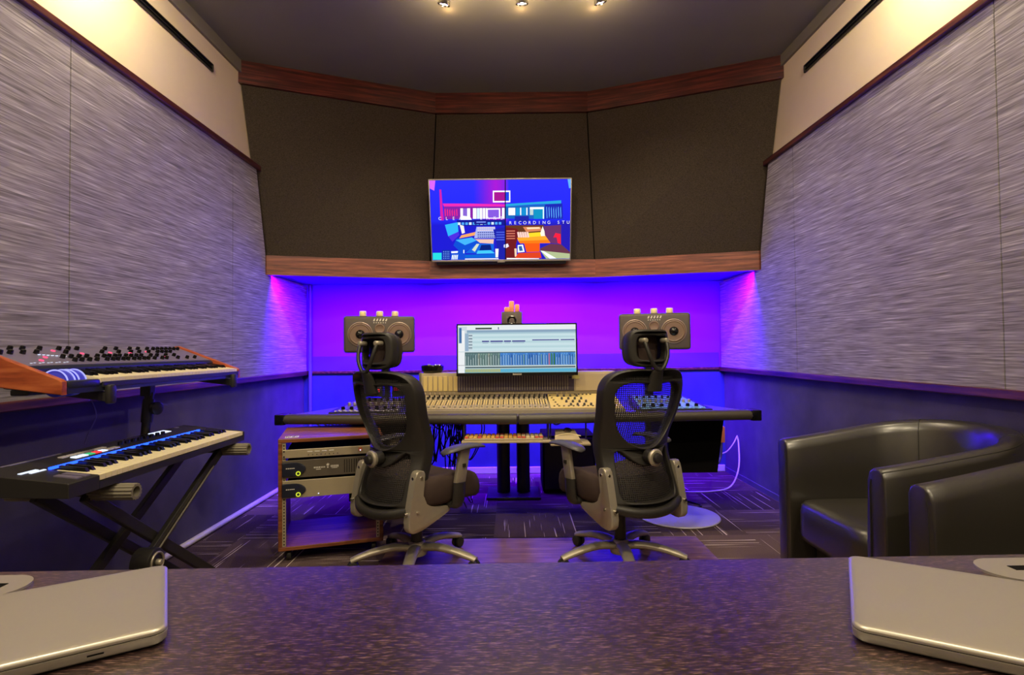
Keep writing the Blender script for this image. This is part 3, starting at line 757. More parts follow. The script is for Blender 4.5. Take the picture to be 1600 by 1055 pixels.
# side gear on the desk wings
def wing(name, label, x0, x1, y0, y1, z, facem, s):
    t = thing(name, label, 'audio mixer', ((x0+x1)/2, (y0+y1)/2, .708))
    z1 = z+.05
    MB().hexa([(x0, y0, .708), (x1, y0, .708), (x1-.05, y1, .708), (x0+.05, y1, .708), (x0, y0, z), (x1, y0, z), (x1-.05, y1, z1), (x0+.05, y1, z1)]).build('body', M_black, t, False, True)
    sl2 = math.atan2(z1-z, y1-y0)
    def fp(u, v, l=.002): return Vector((x0+.03+(x1-x0-.06)*u+.04*(0 if u == .5 else (1 if u < .5 else -1))*v*abs(u-.5)*2, y0+.01+(y1-y0-.02)*v, z+(z1-z)*(.01+(v*(y1-y0-.02))/(y1-y0))+l))
    face = MB()
    for k in range(6):
        a, b = k/6+.008, (k+1)/6-.008
        face.hexa([fp(a, .02, -.002), fp(b, .02, -.002), fp(b, .98, -.002), fp(a, .98, -.002), fp(a, .02), fp(b, .02), fp(b, .98), fp(a, .98)])
    face.build('face_panel', facem, t, False, True)
    Mx = Matrix.Rotation(sl2, 4, 'X')
    for j, n in enumerate((7, 10, 8)):
        for i in range(n):
            p = fp((i+.6)/n*.96, .16+.3*j, .003); k = rep((name, j), 'knob', lambda: MB().lathe([(0, .013-.002*j), (.016, .011-.002*j), (.018, .008), (.018, 0)], (0, 0, 0), (0, 0, 1), 12).xf(Mx), M_blackgl if (j != 1) else M_alu, t, p)
    bt = MB()
    for i in range(24):
        p = fp((i+.5)/24, .02+.04*(i % 2), .003); bt.box(p.x-.006, p.x+.006, p.y-.004, p.y+.006, p.z-.002, p.z+.004)
    bt.build('button_row', M_whiteface if s < 0 else M_blueface, t, False, True)
    return t
M_whiteface = mat('white_buttons', srgb(214, 208, 222), .4); M_blueface = mat('pale_blue_buttons', srgb(120, 170, 214), .35)
wing('desktop_mixer', 'flat knob-covered mixer set in the left wing of the desk', -1.17, -.70, 3.50, 3.98, .716, M_darkface, -1)
wing('desktop_mixer', 'flat knob-covered mixer set in the right wing of the desk', .78, 1.26, 3.48, 3.96, .716, M_blueface, 1)
def lit_unit(label, x, y, w, red):
    t = thing('display_unit', label, 'display', (x, y, .80))
    MB().box(-w/2, w/2, 0, .07, -.022, .075, .005).build('body', M_black, t)
    MB().box(-w/2+.006, w/2-.006, -.004, 0, .015, .068, .001).build('window', M_violetface, t, False)
    if red:
        MB().box(-w/2+.012, w/2-.02, -.007, -.004, .010, .034, .002).build('red_readout', M_red, t, False)
    else:
        MB().box(-w/2+.010, -w/2+.045, -.007, -.004, .020, .052, .002).build('red_badge', mat('dark_red_badge', srgb(150, 20, 46), .4), t, False)
        d = MB()
        for i in range(5):
            for j in range(3): d.box(-w/2+.055+i*.016, -w/2+.063+i*.016, -.006, -.004, .018+j*.016, .024+j*.016)
        d.build('dot_rows', M_mark, t, False)
lit_unit('small black unit with a glowing red readout behind the left desk mixer', -1.00, 3.92, .15, True)
lit_unit('small black unit with a red badge and dotted display beside the meter bridge', -.775, 3.92, .16, False)

# keyboard shelf under the desk
ks = thing('keyboard_tray', 'narrow pull-out tray hanging under the middle of the desk', 'tray', (-.04, 3.36, .56))
MB().box(-.26, .26, -.16, .02, 0, .012, .003).build('shelf', M_beige, ks, False)
for x in (-.25, .25): MB().box(x-.004, x+.004, -.10, .02, .012, .112).build('hanger', M_black, ks, False)
kk = thing('coloured_keyboard', 'keyboard with amber and red keys on the tray under the desk', 'keyboard', (-.05, 3.30, .572))
MB().box(-.235, .225, -.09, .06, 0, .014, .003).build('body', M_beige, kk, False)
random.seed(9)
kc = [mat('amber_key', srgb(226, 176, 84), .5), mat('red_key', srgb(206, 84, 64), .5), mat('cream_key', srgb(226, 206, 160), .5)]
for j in range(5):
    for i in range(18):
        m = kc[2] if i > 12 and random.random() < .7 else random.choice(kc[:2] if random.random() < .85 else kc)
        rep(('key', m.name), 'key', lambda: MB().box(-.0105, .0105, -.011, .011, 0, .009, .002), m, kk, (-.05-.222+i*.0257, 3.30-.072+j*.029, .572+.014))
pn = thing('desk_telephone', 'beige wedge-shaped desk unit with a curved seam beside the coloured keyboard, under the desk', 'device', (.325, 3.30, .56))
MB().hexa([(-.085, -.13, .0), (.075, -.13, .0), (.06, .03, .0), (-.075, .03, 0), (-.085, -.13, .022), (.06, -.13, .022), (.045, .03, .058), (-.07, .03, .058)]).build('body', M_beige, pn, False)
MB().tube([Vector((-.08+.15*t, -.075+.03*math.sin(t*3.14), .0345+.008*math.sin(t*3.14))) for t in [i/10 for i in range(11)]], .003, 8).build('seam', M_wax, pn)
MB().lathe([(0, .026), (.012, .024), (.018, .014), (.02, 0)], (0, .0, .052), (0, -.2, 1), 20).build('knob', M_chrome, pn)
MB().box(-.11, .12, -.14, .04, -.012, 0, .003).build('shelf', M_beige, pn, False)
for x in (-.10, .112): MB().box(x-.003, x+.003, .0, .03, 0, .112).build('hanger', M_black, pn, False)

# computer tower
pc = thing('computer_tower', 'black computer tower on the carpet behind the right office chair', 'computer', (.43, 4.42, 0))
MB().box(-.205, .20, -.18, .20, .012, .44, .008).build('case', M_void, pc)
MB().box(-.19, .185, -.186, -.18, .03, .42, .003).build('front_panel', M_black, pc)
for x in (-.18, .17):
    for y in (-.15, .17): MB().cyl((x, y, 0), (x, y, .014), .016).build('foot', M_void, pc)

# studio speakers lying on stands behind the desk
def speaker(cx, zc, label, stand_label, s):
    rzs = R(13.5) if cx < 0 else R(-14.5)
    st = thing('speaker_stand', stand_label, 'speaker stand', (cx, 4.26, 0), 0, 'speaker stands behind the desk')
    MB().box(-.15, .15, -.12, .15, 0, .015, .004).build('base_plate', M_black, st)
    MB().cyl((0, .03, .015), (0, .03, zc-.144), .035, .035, 20).build('pole', M_black, st)
    MB().box(-.12, .12, -.13, .12, zc-.144, zc-.133, .003).build('top_plate', M_black, st)
    t = thing('studio_speaker', label, 'speaker', (cx, 4.10, zc), rzs, 'studio speakers behind the desk')
    W2, H2 = .250, .132
    MB().box(-W2, W2, -.17, .16, -H2, H2, .020, 3).build('cabinet', M_speaker, t)
    for x in (-.135, .135):
        MB().lathe([(0, .088), (.006, .088), (.009, .083), (.006, .078), (-.006, .076)], (x, -.168, .0), (0, -1, 0), 36).build('driver_ring', M_ring, t)
        MB().lathe([(.009, .077), (.012, .070), (.009, .064), (-.002, .030), (.0, .027)], (x, -.171, 0), (0, -1, 0), 36).build('cone', M_cone, t)
        MB().lathe([(0, .034), (.014, .031), (.024, .019), (.028, 0)], (x, -.170, 0), (0, -1, 0), 24).build('dust_cap', M_blackgl, t)
    MB().lathe([(0, .036), (.004, .036), (.006, .031), (.004, .026), (.001, .02), (.004, 0)], (0, -.169, .040), (0, -1, 0), 28).build('tweeter', M_cone, t)
    mk = MB()
    for i in range(5):
        x = -.046+i*.021; mk.hexa([(x, -.1715, .094), (x+.010, -.1715, .094), (x+.010, -.1695, .094), (x, -.1695, .094), (x+.006, -.1715, .112), (x+.016, -.1715, .112), (x+.016, -.1695, .112), (x+.006, -.1695, .112)])
    for i in range(6): mk.box(-.044+i*.016, -.036+i*.016, -.1715, -.1695, .080, .085)
    mk.build('maker_mark', M_mark, t, False)
    for i, dx in enumerate((-.12, .0, .11)):
        lab = ['leftmost', 'middle', 'rightmost'][i]
        c = MB().lathe([(0, .024), (.003, .026), (.036, .025), (.040, .022), (.038, .018), (.034, 0)], (cx+dx*math.cos(rzs)+.06*math.sin(rzs), 4.10+dx*math.sin(rzs)-.06*math.cos(rzs), zc+H2+.001), (0, 0, 1), 20).build('pale_candle', M_wax)
        tag(c, lab+' of three short pale candles on top of the '+s+' speaker', 'candle', 'short pale candles on the '+s+' speaker')
speaker(-.985, 1.222, 'grey studio speaker lying sideways behind the left office chair', 'black speaker stand behind the left office chair', 'left')
speaker(1.06, 1.222, 'grey studio speaker lying sideways behind the right office chair', 'black speaker stand behind the right office chair', 'right')
cs = thing('centre_speaker', 'small dark box on a slim stand above the computer monitor', 'speaker', (0, 4.14, 0))
MB().box(-.078, .078, -.05, .08, 1.245, 1.385, .006).build('cabinet', M_speaker, cs)
MB().lathe([(0, .034), (.004, .034), (.006, .030), (-.004, .01), (0, 0)], (0, -.0495, 1.32), (0, -1, 0), 24).build('driver', M_blackgl, cs)
MB().cyl((0, .03, .708), (0, .03, 1.245), .016).build('stand_post', M_black, cs)
MB().box(-.07, .07, -.055, .10, .708, .72, .003).build('foot', M_black, cs)
for k, (x, h, w, lab) in enumerate(((-.035, .038, .022, 'low salmon crystal block at the left of three on the box above the monitor'), (.0, .082, .021, 'tallest salmon crystal block, in the middle of three above the monitor'), (.041, .057, .019, 'salmon crystal block at the right of three on the box above the monitor'))):
    mb = MB().box(x-w, x+w-.002, 4.11, 4.15, 1.385, 1.385+h, .007)
    tag(mb.build('crystal_block', M_orange), lab, 'ornament', 'salmon crystals above the monitor')

M_matwood = streak('tan_laminate', (4, 40, 1), [(.3, srgb(92, 62, 54)), (.55, srgb(124, 92, 80)), (.75, srgb(158, 122, 102))], .3, .6, .03, 3, None, .6)
tag(MB().box(-.70, 1.06, 1.75, 3.235, 0, .003, .001, 1).build('floor_mat', M_matwood, None, False), 'smooth tan floor mat under the two office chairs, reflecting the violet-lit wall', 'floor mat')
# ------------------------------------------------------------------ office chairs
def back_y(x, z):
    """depth of the chair back surface (front is +y)"""
    t = (z-.33)/.66
    return -.242-.035*t+.050*math.exp(-((z-.62)/.14)**2)-.018*math.exp(-((z-.33)/.09)**2)+(.075+.055*math.exp(-((z-.62)/.18)**2))*(min(abs(x), .24)/.24)**2.0
def mirror(half):
    return half+[(-x, z) for x, z in reversed(half) if abs(x) > 1e-6]
OUT = mirror([(0, .992), (.10, .995), (.17, .986), (.213, .962), (.234, .92), (.236, .86), (.226, .78), (.212, .68), (.203, .58), (.206, .48), (.208, .40), (.198, .352), (.15, .330), (0, .318)])
HUP = mirror([(0, .938), (.12, .942), (.170, .930), (.198, .895), (.198, .84), (.180, .755), (.150, .695), (.105, .648), (.05, .622), (0, .615)])
HLO = mirror([(0, .542), (.05, .552), (.095, .582), (.13, .612), (.152, .612), (.164, .588), (.170, .50), (.172, .43), (.162, .392), (.13, .376), (0, .368)])
def office_chair(label, x, y, rz):
    t = thing('office_chair', label, 'office chair', (0, 0, 0), 0, 'mesh-backed office chairs at the desk')
    # five-star base
    MB().lathe([(.055, .050), (.07, .056), (.115, .046), (.125, .036), (.125, 0)], (0, 0, 0), (0, 0, 1), 28).build('base_hub', M_silver, t)
    for k in range(5):
        a = R(-90-rz*180/math.pi+72*k); u = Vector((math.cos(a), math.sin(a), 0))
        pts = [u*.035+Vector((0, 0, .096)), u*.12+Vector((0, 0, .103)), u*.21+Vector((0, 0, .092)), u*.29+Vector((0, 0, .072)), u*.325+Vector((0, 0, .060))]
        lg = MB().tube(spline(pts, 5, False), [.034-.012*i/20 for i in range(21)], 14, flat=.62, up=(0, 0, 1)).build('base_leg', M_silver, t)
        w = u.cross(Vector((0, 0, 1))); c = u*.315+Vector((0, 0, .030)); cm = MB()
        for s in (-1, 1): cm.cyl(c+w*s*.006, c+w*s*.024, .029, .027, 20, .004)
        cm.cyl(c+Vector((0, 0, .002)), c+Vector((0, 0, .032)), .010)
        cm.box(c.x-.012, c.x+.012, c.y-.012, c.y+.012, .034, .052, .003)
        cm.build('caster', M_black, t)
    MB().cyl((0, 0, .115), (0, 0, .26), .030, .030, 20).cyl((0, 0, .24), (0, 0, .335), .022).build('gas_column', M_black, t)
    MB().box(-.10, .10, -.17, .14, .315, .365, .012).build('tilt_mechanism', M_black, t)
    MB().tube([(.08, .06, .34), (.20, .08, .335), (.245, .085, .332)], .008, 8).build('lever', M_black, t)
    # seat: rounded cushion with waterfall front
    st = MB(); ring = []; NU = 40
    def sq(r, a, ex=4.0):
        c, s = math.cos(a), math.sin(a); k = (abs(c)**ex+abs(s)**ex)**(-1/ex); return c*k*r, s*k*r
    lev = [(.72, .360), (.93, .364), (.985, .378), (1.0, .402), (.985, .428), (.94, .446), (.85, .455), (.55, .452), (.25, .447)]
    for r, z in lev:
        rr = []
        for i in range(NU):
            px, py = sq(r, 2*math.pi*i/NU); yy = py*.245+.045
            d = max(0, (yy-.10)/.19); rr.append(st.bm.verts.new((px*.25, yy, z-.045*d*d+.018*(px**4) if z > .40 else z-.028*d*d)))
        ring.append(rr)
    for A, B in zip(ring, ring[1:]):
        for i in range(NU): st.bm.faces.new((A[i], A[(i+1) % NU], B[(i+1) % NU], B[i]))
    st.bm.faces.new(ring[0][::-1]); st.bm.faces.new(ring[-1])
    st.deform(lambda c: Vector((c.x, c.y, .352+(c.z-.36)*1.36)))
    st.build('seat', M_fabric, t, True, False, 60)
    MB().box(-.20, .20, -.16, .25, .345, .366, .008).build('seat_pan', M_black, t)
    # back frame: curved plate with two openings
    mb = plate([[tuple(p) for p in spline(L, 5)] for L in (OUT, HUP, HLO)], .017, .007)
    def bend(co):
        x, z, d = co.x, co.y, co.z; e = min(1, abs(x)/.2)
        return Vector((x, back_y(x, z)-d*(1+.9*e)+.012*e, z))
    mb.deform(bend).build('back_frame', M_black, t, True, False, 50)
    MB().tube(spline([(-.19, back_y(.19, .345)-.004, .352), (-.1, back_y(.1, .335)-.018, .334), (0, back_y(0, .33)-.022, .328), (.1, back_y(.1, .335)-.018, .334), (.19, back_y(.19, .345)-.004, .352)], 6, False), .024, 14).build('lower_roll', M_black, t)
    # mesh
    outl = [tuple(p) for p in spline(OUT, 5)]
    def hw(z):
        w = 0
        for (x0, z0), (x1, z1) in zip(outl, outl[1:]+outl[:1]):
            if (z0-z)*(z1-z) <= 0 and abs(z1-z0) > 1e-9: w = max(w, x0+(x1-x0)*(z-z0)/(z1-z0))
        return w
    me = MB(); uvl = me.bm.loops.layers.uv.new('UVMap'); rows = []
    for j in range(37):
        z = .345+.62*j/36; w = hw(z)-.022; rows.append([(me.bm.verts.new((w*i/10, back_y(w*i/10, z)+.004+.012*(i/10)**2, z)), (w*i/10, z)) for i in range(-10, 11)])
    for A, B in zip(rows, rows[1:]):
        for i in range(20):
            q = (A[i], A[i+1], B[i+1], B[i]); f = me.bm.faces.new([v for v, _ in q])
            for l, (_, uv) in zip(f.loops, q): l[uvl].uv = uv
    mesh = me.build('back_mesh', M_mesh, t)
    # lumbar adjuster with its knob
    yk = back_y(0, .585)
    MB().tube(spline([(-.14, back_y(.14, .655)+.012, .66), (-.07, back_y(.07, .60)+.022, .632), (0, yk+.024, .622), (.07, back_y(.07, .60)+.022, .632), (.14, back_y(.14, .655)+.012, .66)], 6, False), .012, 10).build('lumbar_pad', M_black, t)
    MB().cyl((0, yk-.012, .583), (0, yk-.060, .583), .034, .031, 28, .003).build('knob_boss', M_black, t)
    rg = MB().lathe([(0, .034), (.012, .041), (.018, .041), (.024, .034), (.024, .026)], (0, yk-.052, .583), (0, -1, 0), 32).build('knob_ring', M_silver, t)
    MB().cyl((0, yk-.07, .583), (0, yk-.096, .583), .025, .022, 28, .005).build('lumbar_knob', M_black, t)
    # silver side brackets bolted to the frame
    poly = [(-.182, .535), (-.150, .535), (-.142, .522), (-.146, .47), (-.152, .42), (-.142, .388), (-.105, .362), (-.055, .350), (.0, .342), (.018, .332), (.018, .320), (.0, .310), (-.09, .282), (-.190, .256), (-.232, .270), (-.240, .31), (-.214, .44), (-.194, .522)]
    for s in (-1, 1):
        x0 = s*.212
        br = MB().prism([tuple(p) for p in spline(poly, 3)], lambda a, b, q, x0=x0: (x0+(q-.5)*.040, a, b), .006).build('side_bracket', M_silver, t, True, False, 50)
        for (a, b) in ((-.165, .505), (-.190, .35)):
            MB().cyl((x0+s*.019, a, b), (x0+s*.025, a, b), .008, .007, 12).build('bolt', M_chrome, br)
            MB().cyl((x0, a-.022-(.022 if b < .4 else 0), b), (x0, a-.036-(.024 if b < .4 else 0), b), .008, .007, 12).build('bolt', M_chrome, br)
    # headrest
    zt = back_y(0, .98)
    nk = MB().tube(spline([(0, zt+.004, .90), (0, zt-.012, .96), (0, zt-.028, .995), (0, zt-.032, 1.01)], 5, False), [.045-.0016*i for i in range(16)], 14, flat=.55, up=(0, 1, 0)).build('neck_mount', M_black, t)
    MB().tube(spline([(-.064, zt-.004, 1.140), (-.064, zt-.020, 1.112), (-.054, zt-.034, 1.060), (-.028, zt-.036, 1.012), (0, zt-.036, .996), (.028, zt-.036, 1.012), (.054, zt-.034, 1.060), (.064, zt-.020, 1.112), (.064, zt-.004, 1.140)], 5, False), .0095, 12).build('headrest_bracket', M_black, t)
    for s in (-1, 1): MB().cyl((s*.064, zt-.024, 1.135), (s*.064, zt+.02, 1.135), .012, .012, 14, .003).build('pivot_pin', M_silver, t)
    ro = [tuple(p) for p in spline(mirror([(0, .078), (.07, .078), (.098, .070), (.111, .040), (.111, -.03), (.099, -.066), (.07, -.080), (0, -.082)]), 5)]
    ri = [(x*.865, z*.82+.002) for x, z in ro]
    hb = lambda co: Vector((co.x, zt+.012+.040*(abs(co.x)/.118)**2-co.z, co.y+1.100))
    plate([ro, ri], .022, .009).deform(hb).build('headrest_rim', M_black, t, True, False, 50)
    plate([ro], .006, .004).deform(lambda co: hb(co)+Vector((0, .030, 0))).build('headrest_shell', M_black, t, True, False, 50)
    cu = MB(); rr = []
    for k, (f, d) in enumerate(((.98, .034), (1.0, .046), (.97, .058), (.85, .064), (.4, .06))):
        rr.append([cu.bm.verts.new((x*f, zt+.012+.040*(abs(x*f)/.118)**2+d, z*f*1.0+1.096)) for x, z in ro])
    for A, B in zip(rr, rr[1:]):
        for i in range(len(A)): cu.bm.faces.new((A[i], A[(i+1) % len(A)], B[(i+1) % len(A)], B[i]))
    cu.bm.faces.new(rr[0][::-1]); cu.bm.faces.new(rr[-1])
    cu.build('headrest_cushion', M_fabric, t, True, False, 60)
    # arms
    for s in (-1, 1):
        arm = thing_part = None
        x = s*.275
        MB().tube(spline([(s*.16, .035, .352), (s*.235, .035, .345), (x-s*.010, .034, .352), (x, .034, .40), (x, .037, .455)], 5, False), .021, 14, flat=1.7, up=(0, 1, 0)).build('arm_socket', M_black, t)
        po = MB().box(x-.012, x+.012, .005, .073, .45, .612, .006).deform(lambda c: Vector((c.x, c.y+(c.z-.45)*.22, c.z))).build('arm_post', M_silver, t)
        MB().cyl((x+s*.011, .058, .535), (x+s*.02, .058, .535), .012, .012, 4).build('height_button', M_black, po)
        pd = MB(); pr = []
        for k in range(15):
            a = math.pi*k/14; yy = .07-.135*math.cos(a); w = .047*math.sin(a)**.45 if 0 < k < 14 else .004
            z = .622-.020*(1-math.sin(a)) ; h = .015*math.sin(a)**.5 if 0 < k < 14 else .003
            pr.append([pd.bm.verts.new((x+w*math.cos(2*math.pi*i/16), yy, z+h*math.sin(2*math.pi*i/16)*(1 if math.sin(2*math.pi*i/16) > 0 else .8))) for i in range(16)])
        for A, B in zip(pr, pr[1:]):
            for i in range(16): pd.bm.faces.new((A[i], A[(i+1) % 16], B[(i+1) % 16], B[i]))
        pd.bm.faces.new(pr[0]); pd.bm.faces.new(pr[-1][::-1])
        pd.build('arm_pad', M_armpad, t, True, False, 70)
    t.location = (LOC[0], LOC[1], .003); t.rotation_euler = (0, 0, rz)
    return t
LOC = (-.50, 2.85)
oc = office_chair('black mesh office chair on the left, turned right, in front of the wooden gear rack', -.50, 2.85, R(-40))
oc2 = dup(oc); oc2.location = (.545, 2.85, .003); oc2.rotation_euler = (0, 0, R(27))
oc2['label'] = 'black mesh office chair on the right, turned left, in front of the pale floor disc'
for ch_ in list(oc2.children):      # both bases point one arm at the camera
    if ch_.name.startswith(('base_leg', 'caster')): ch_.rotation_euler = (0, 0, R(-40-27))

# ------------------------------------------------------------------ gear rack
RX, RY, RZ = -1.228, 2.885, R(17)
rk = thing('gear_rack', 'reddish wooden gear rack on casters left of the left office chair', 'equipment rack', (RX, RY, 0), RZ)
RW, RD, RB, RT = .535, .48, .062, .645
for n, b in (('side_panel', (0, .02, 0, RD, RB, RT)), ('side_panel', (RW-.02, RW, 0, RD, RB, RT)), ('top_panel', (0, RW, 0, RD, RT-.02, RT)), ('bottom_panel', (0, RW, 0, RD, RB, RB+.02))):
    if n == 'side_panel': b = (b[0], b[1], b[2]+.001, b[3]-.001, RB+.02, RT-.02)
    MB().box(*b, .003).build(n, M_rackwood, rk, False)
for x0, x1 in ((.02, .038), (RW-.038, RW-.02)):
    ra = MB().box(x0, x1, .006, .010, RB+.022, RT-.022).build('rack_rail', M_panelmetal, rk, False)
    h = MB(); h_x = (x0+x1)/2
    for i in range(32): h.box(h_x-.003, h_x+.003, .0045, .006, RB+.03+i*.0166, RB+.036+i*.0166)
    h.build('rail_holes', M_void, ra, False)
for x in (.05, RW-.05):
    for y in (.05, RD-.05):
        MB().cyl((x-.012, y, .027), (x+.012, y, .027), .027, .027, 20, .004).cyl((x, y, .027), (x, y, .062), .010).build('caster', M_black, rk)
lb = MB().box(.03, .098, .035, .085, RT, RT+.003, .001).build('label_plate', M_mark, rk, False)
kb = MB()
for i, w in enumerate((.004, .006, .003, .008, .004, .006)): kb.box(.036+i*.0098, .036+i*.0098+w, .040+(.012 if i % 3 == 2 else 0), .080-(.015 if i % 2 else 0), RT+.003, RT+.0036)
kb.build('plate_stripes', M_void, lb, False)
def rack_unit(label, z0, z1, m, name='rack_unit'):
    t = thing(name, label, 'audio equipment', (RX, RY, 0), RZ)
    MB().box(.022, RW-.022, -.004, .004, z0, z1, .0015).build('faceplate', m, t, False)
    MB().box(.045, RW-.045, .004, .30, z0+.003, z1-.003).build('case', M_void, t, False)
    return t
u1 = rack_unit('slim champagne rack unit at the top of the wooden gear rack', .545, .588, M_panelmetal)
mk = MB()
for i in range(4): mk.box(.145+i*.036, .170+i*.036, -.0055, -.004, .571, .577, 0)
mk.build('button_row', M_mark, u1, False)
d = MB()
for i in range(8): d.cyl((.15+i*.021, -.0065, .557), (.15+i*.021, -.004, .557), .003, seg=8)
d.build('dot_row', M_darkface, u1, False)
MB().box(.405, .425, -.0055, -.004, .560, .580, 0).build('red_mark', M_redwood, u1, False)
MB().cyl((.415, -.008, .566), (.415, -.004, .566), .0035, seg=10).build('indicator', M_whiteled, u1)
sc = MB()
for x in (.03, RW-.03):
    for z in (.553, .58): sc.cyl((x, -.006, z), (x, -.004, z), .004, seg=8)
sc.build('screws', M_void, u1, False)
u2 = rack_unit('dark grey rack unit with white print, second from the top in the wooden rack', .440, .532, M_darkface)
def badge(t, z, c, x0=.022, w=.115):
    mb = MB(); pts = [(x0, z-.040), (x0, z+.018)]+[(x0+w*math.sin(a), z-.040+.066*math.cos(a)) for a in [math.pi/2*i/12 for i in range(1, 13)]]
    pts = [(x0-.002, z-.042), (x0+.055, z-.042)]+[(x0+.055+(w-.055)*math.cos(a)*1.0, z-.005+.034*math.sin(a)) for a in [-math.pi/2+math.pi*i/14 for i in range(15)]]+[(x0-.002, z+.030)]
    mb.prism(pts, lambda a, b, q: (a, -.004-.010*q, b), .004); b = mb.build('logo_badge', M_blueblack, t)
    rgm = MB().tube([(x0+.078+.0095*math.cos(a), -.015, z-.028+.0095*math.sin(a)) for a in [2*math.pi*i/24 for i in range(24)]], .0028, 8, True).build('power_ring', M_limering, t)
    m2 = MB()
    for i in range(5): m2.box(x0+.018+i*.009, x0+.024+i*.009, -.0148, -.014, z-.002, z+.003)
    m2.build('badge_mark', M_mark, b, False)
badge(u2, .492, None)
star = MB(); sp = [(.247+.010*math.sin(i*math.pi/5)*(1 if i % 2 == 0 else .45), .499+.010*math.cos(i*math.pi/5)*(1 if i % 2 == 0 else .45)) for i in range(10)]
star.prism(sp, lambda a, b, q: (a, -.004-.0015*q, b)); star.box(.2435, .2505, -.0055, -.004, .482, .489)
for i in range(7): star.box(.177+i*.0085, .182+i*.0085, -.0055, -.004, .484, .491)
for i in range(5): star.box(.262+i*.0085, .267+i*.0085, -.0055, -.004, .484, .495)
star.box(.188, .212, -.0055, -.004, .476, .479); star.box(.266, .296, -.0055, -.004, .479, .4815)
star.build('white_print', M_mark, u2, False)
gr = MB()
for i in range(12):
    for j in range(9): gr.box(.330+i*.0125, .3345+i*.0125, -.0050, -.004, .452+j*.0078, .4575+j*.0078)
gr.build('vent_slots', M_void, u2, False)
u3 = rack_unit('plain champagne rack unit with a dark badge, lowest in the wooden gear rack', .335, .427, M_panelmetal)
badge(u3, .383, None)
MB().cyl((.20, -.007, .350), (.20, -.004, .350), .003, seg=8).build('indicator', M_whiteled, u3)

# ------------------------------------------------------------------ keyboards on the left
SYN_T = R(7.5)
def keybed(t, x_front, x_back, y0, n_white, pitch, zfun, mw, mb_, h=.010, blen=.62, start=0):
    """keys along y: each key its own part; zfun(x) is the key-top height"""
    pw = pb = None
    blacks = {0, 1, 3, 4, 5}
    for i in range(n_white):
        y = y0+pitch*(i+.5)
        if pw is None:
            m = MB(); w = pitch*.46
            m.hexa([(x_back, -w, zfun(x_back)-h), (x_front, -w, zfun(x_front)-h*1.6), (x_front, w, zfun(x_front)-h*1.6), (x_back, w, zfun(x_back)-h), (x_back, -w, zfun(x_back)), (x_front, -w, zfun(x_front)), (x_front, w, zfun(x_front)), (x_back, w, zfun(x_back))])
            m.deform(lambda c: c-Vector((t.location.x, 0, t.location.z)))
            pw = o = m.build('white_key', mw, t, False)
        else: o = pw.copy(); COL.objects.link(o)
        o.location = (0, y-t.location.y, 0)
        if (i+start) % 7 in blacks and i < n_white-1:
            if pb is None:
                m = MB(); w = pitch*.27; xm = x_back+(x_front-x_back)*blen
                m.hexa([(x_back, -w, zfun(x_back)), (xm, -w, zfun(xm)), (xm, w, zfun(xm)), (x_back, w, zfun(x_back)), (x_back, -w*.8, zfun(x_back)+.012), (xm-.008, -w*.8, zfun(xm)+.012), (xm-.008, w*.8, zfun(xm)+.012), (x_back, w*.8, zfun(x_back)+.012)])
                m.deform(lambda c: c-Vector((t.location.x, 0, t.location.z)))
                pb = o = m.build('black_key', mb_, t, False)
            else: o = pb.copy(); COL.objects.link(o)
            o.location = (0, y+pitch*.5-t.location.y, 0)

# upper synthesizer with walnut cheeks
SX0, SX1, SY0, SY1 = -1.665, -1.35, 1.672, 2.712
sy = thing('synthesizer', 'synthesizer with walnut cheeks and black knobs, on the upper tier above the other keyboard', 'synthesizer', (-1.5, 2.19, .98))
SB = lambda x: .978+(SX1-x)*.13                       # underside rises to the back
prof_cheek = [(SX1, SB(SX1)), (SX1, 1.018), (SX1-.008, 1.025), (-1.645, 1.136), (SX0, 1.134), (SX0, SB(SX0))]
for y0, y1 in ((SY0-.022, SY0), (SY1, SY1+.022)):
    MB().prism(prof_cheek, lambda a, b, q: (a, y0+(y1-y0)*q, b), .003).build('wood_cheek', M_cheek, sy, False, True)
body = [(SX1+.0, SB(SX1)+.002), (SX1, 1.000), (-1.472, 1.004), (-1.474, 1.056), (-1.482, 1.064), (-1.640, 1.124), (SX0+.006, 1.122), (SX0+.006, SB(SX0)+.004)]
MB().prism(body, lambda a, b, q: (a, SY0+.0005+(SY1-SY0-.001)*q, b)).build('case', M_blueblack, sy, False, True)
PA, PB2 = (-1.486, 1.067), (-1.638, 1.1245)
MB().hexa([(PA[0]-.001, SY0+.004, PA[1]-.004), (PB2[0], SY0+.004, PB2[1]-.004), (PB2[0], SY1-.004, PB2[1]-.004), (PA[0]-.001, SY1-.004, PA[1]-.004), (PA[0], SY0+.004, PA[1]), (PB2[0], SY0+.004, PB2[1]), (PB2[0], SY1-.004, PB2[1]), (PA[0], SY1-.004, PA[1])]).build('control_panel', M_synthface, sy, False, True)
MB().box(SX1-.002, SX1+.004, SY0+.14, SY1-.002, .992, 1.010, .002).build('key_slip', M_black, sy, False, True)
MB().box(-1.47, SX1+.003, SY0+.002, SY0+.132, .995, 1.020, .006).build('wheel_block', M_blueblack, sy, True, True)
for dy in (.045, .090):
    wh = MB().cyl((-1.415, SY0+dy-.014, 1.010), (-1.415, SY0+dy+.014, 1.010), .042, .042, 32, .003).build('pitch_wheel', M_wheel, sy, True, True)
    rm = MB()
    for e in (-.0145, .0145):
        rm.tube([(-1.415+.0425*math.cos(a), SY0+dy+e, 1.010+.0425*math.sin(a)) for a in [math.pi*(.08+.84*i/24) for i in range(25)]], .0022, 8)
    rm.build('wheel_edge_light', M_wheeledge, wh, True, True)
keybed(sy, SX1-.003, -1.472, SY0+.138, 38, (SY1-SY0-.142)/38, lambda x: 1.022+(SX1-x)*.15, M_ivory, M_blackgl)
random.seed(21)
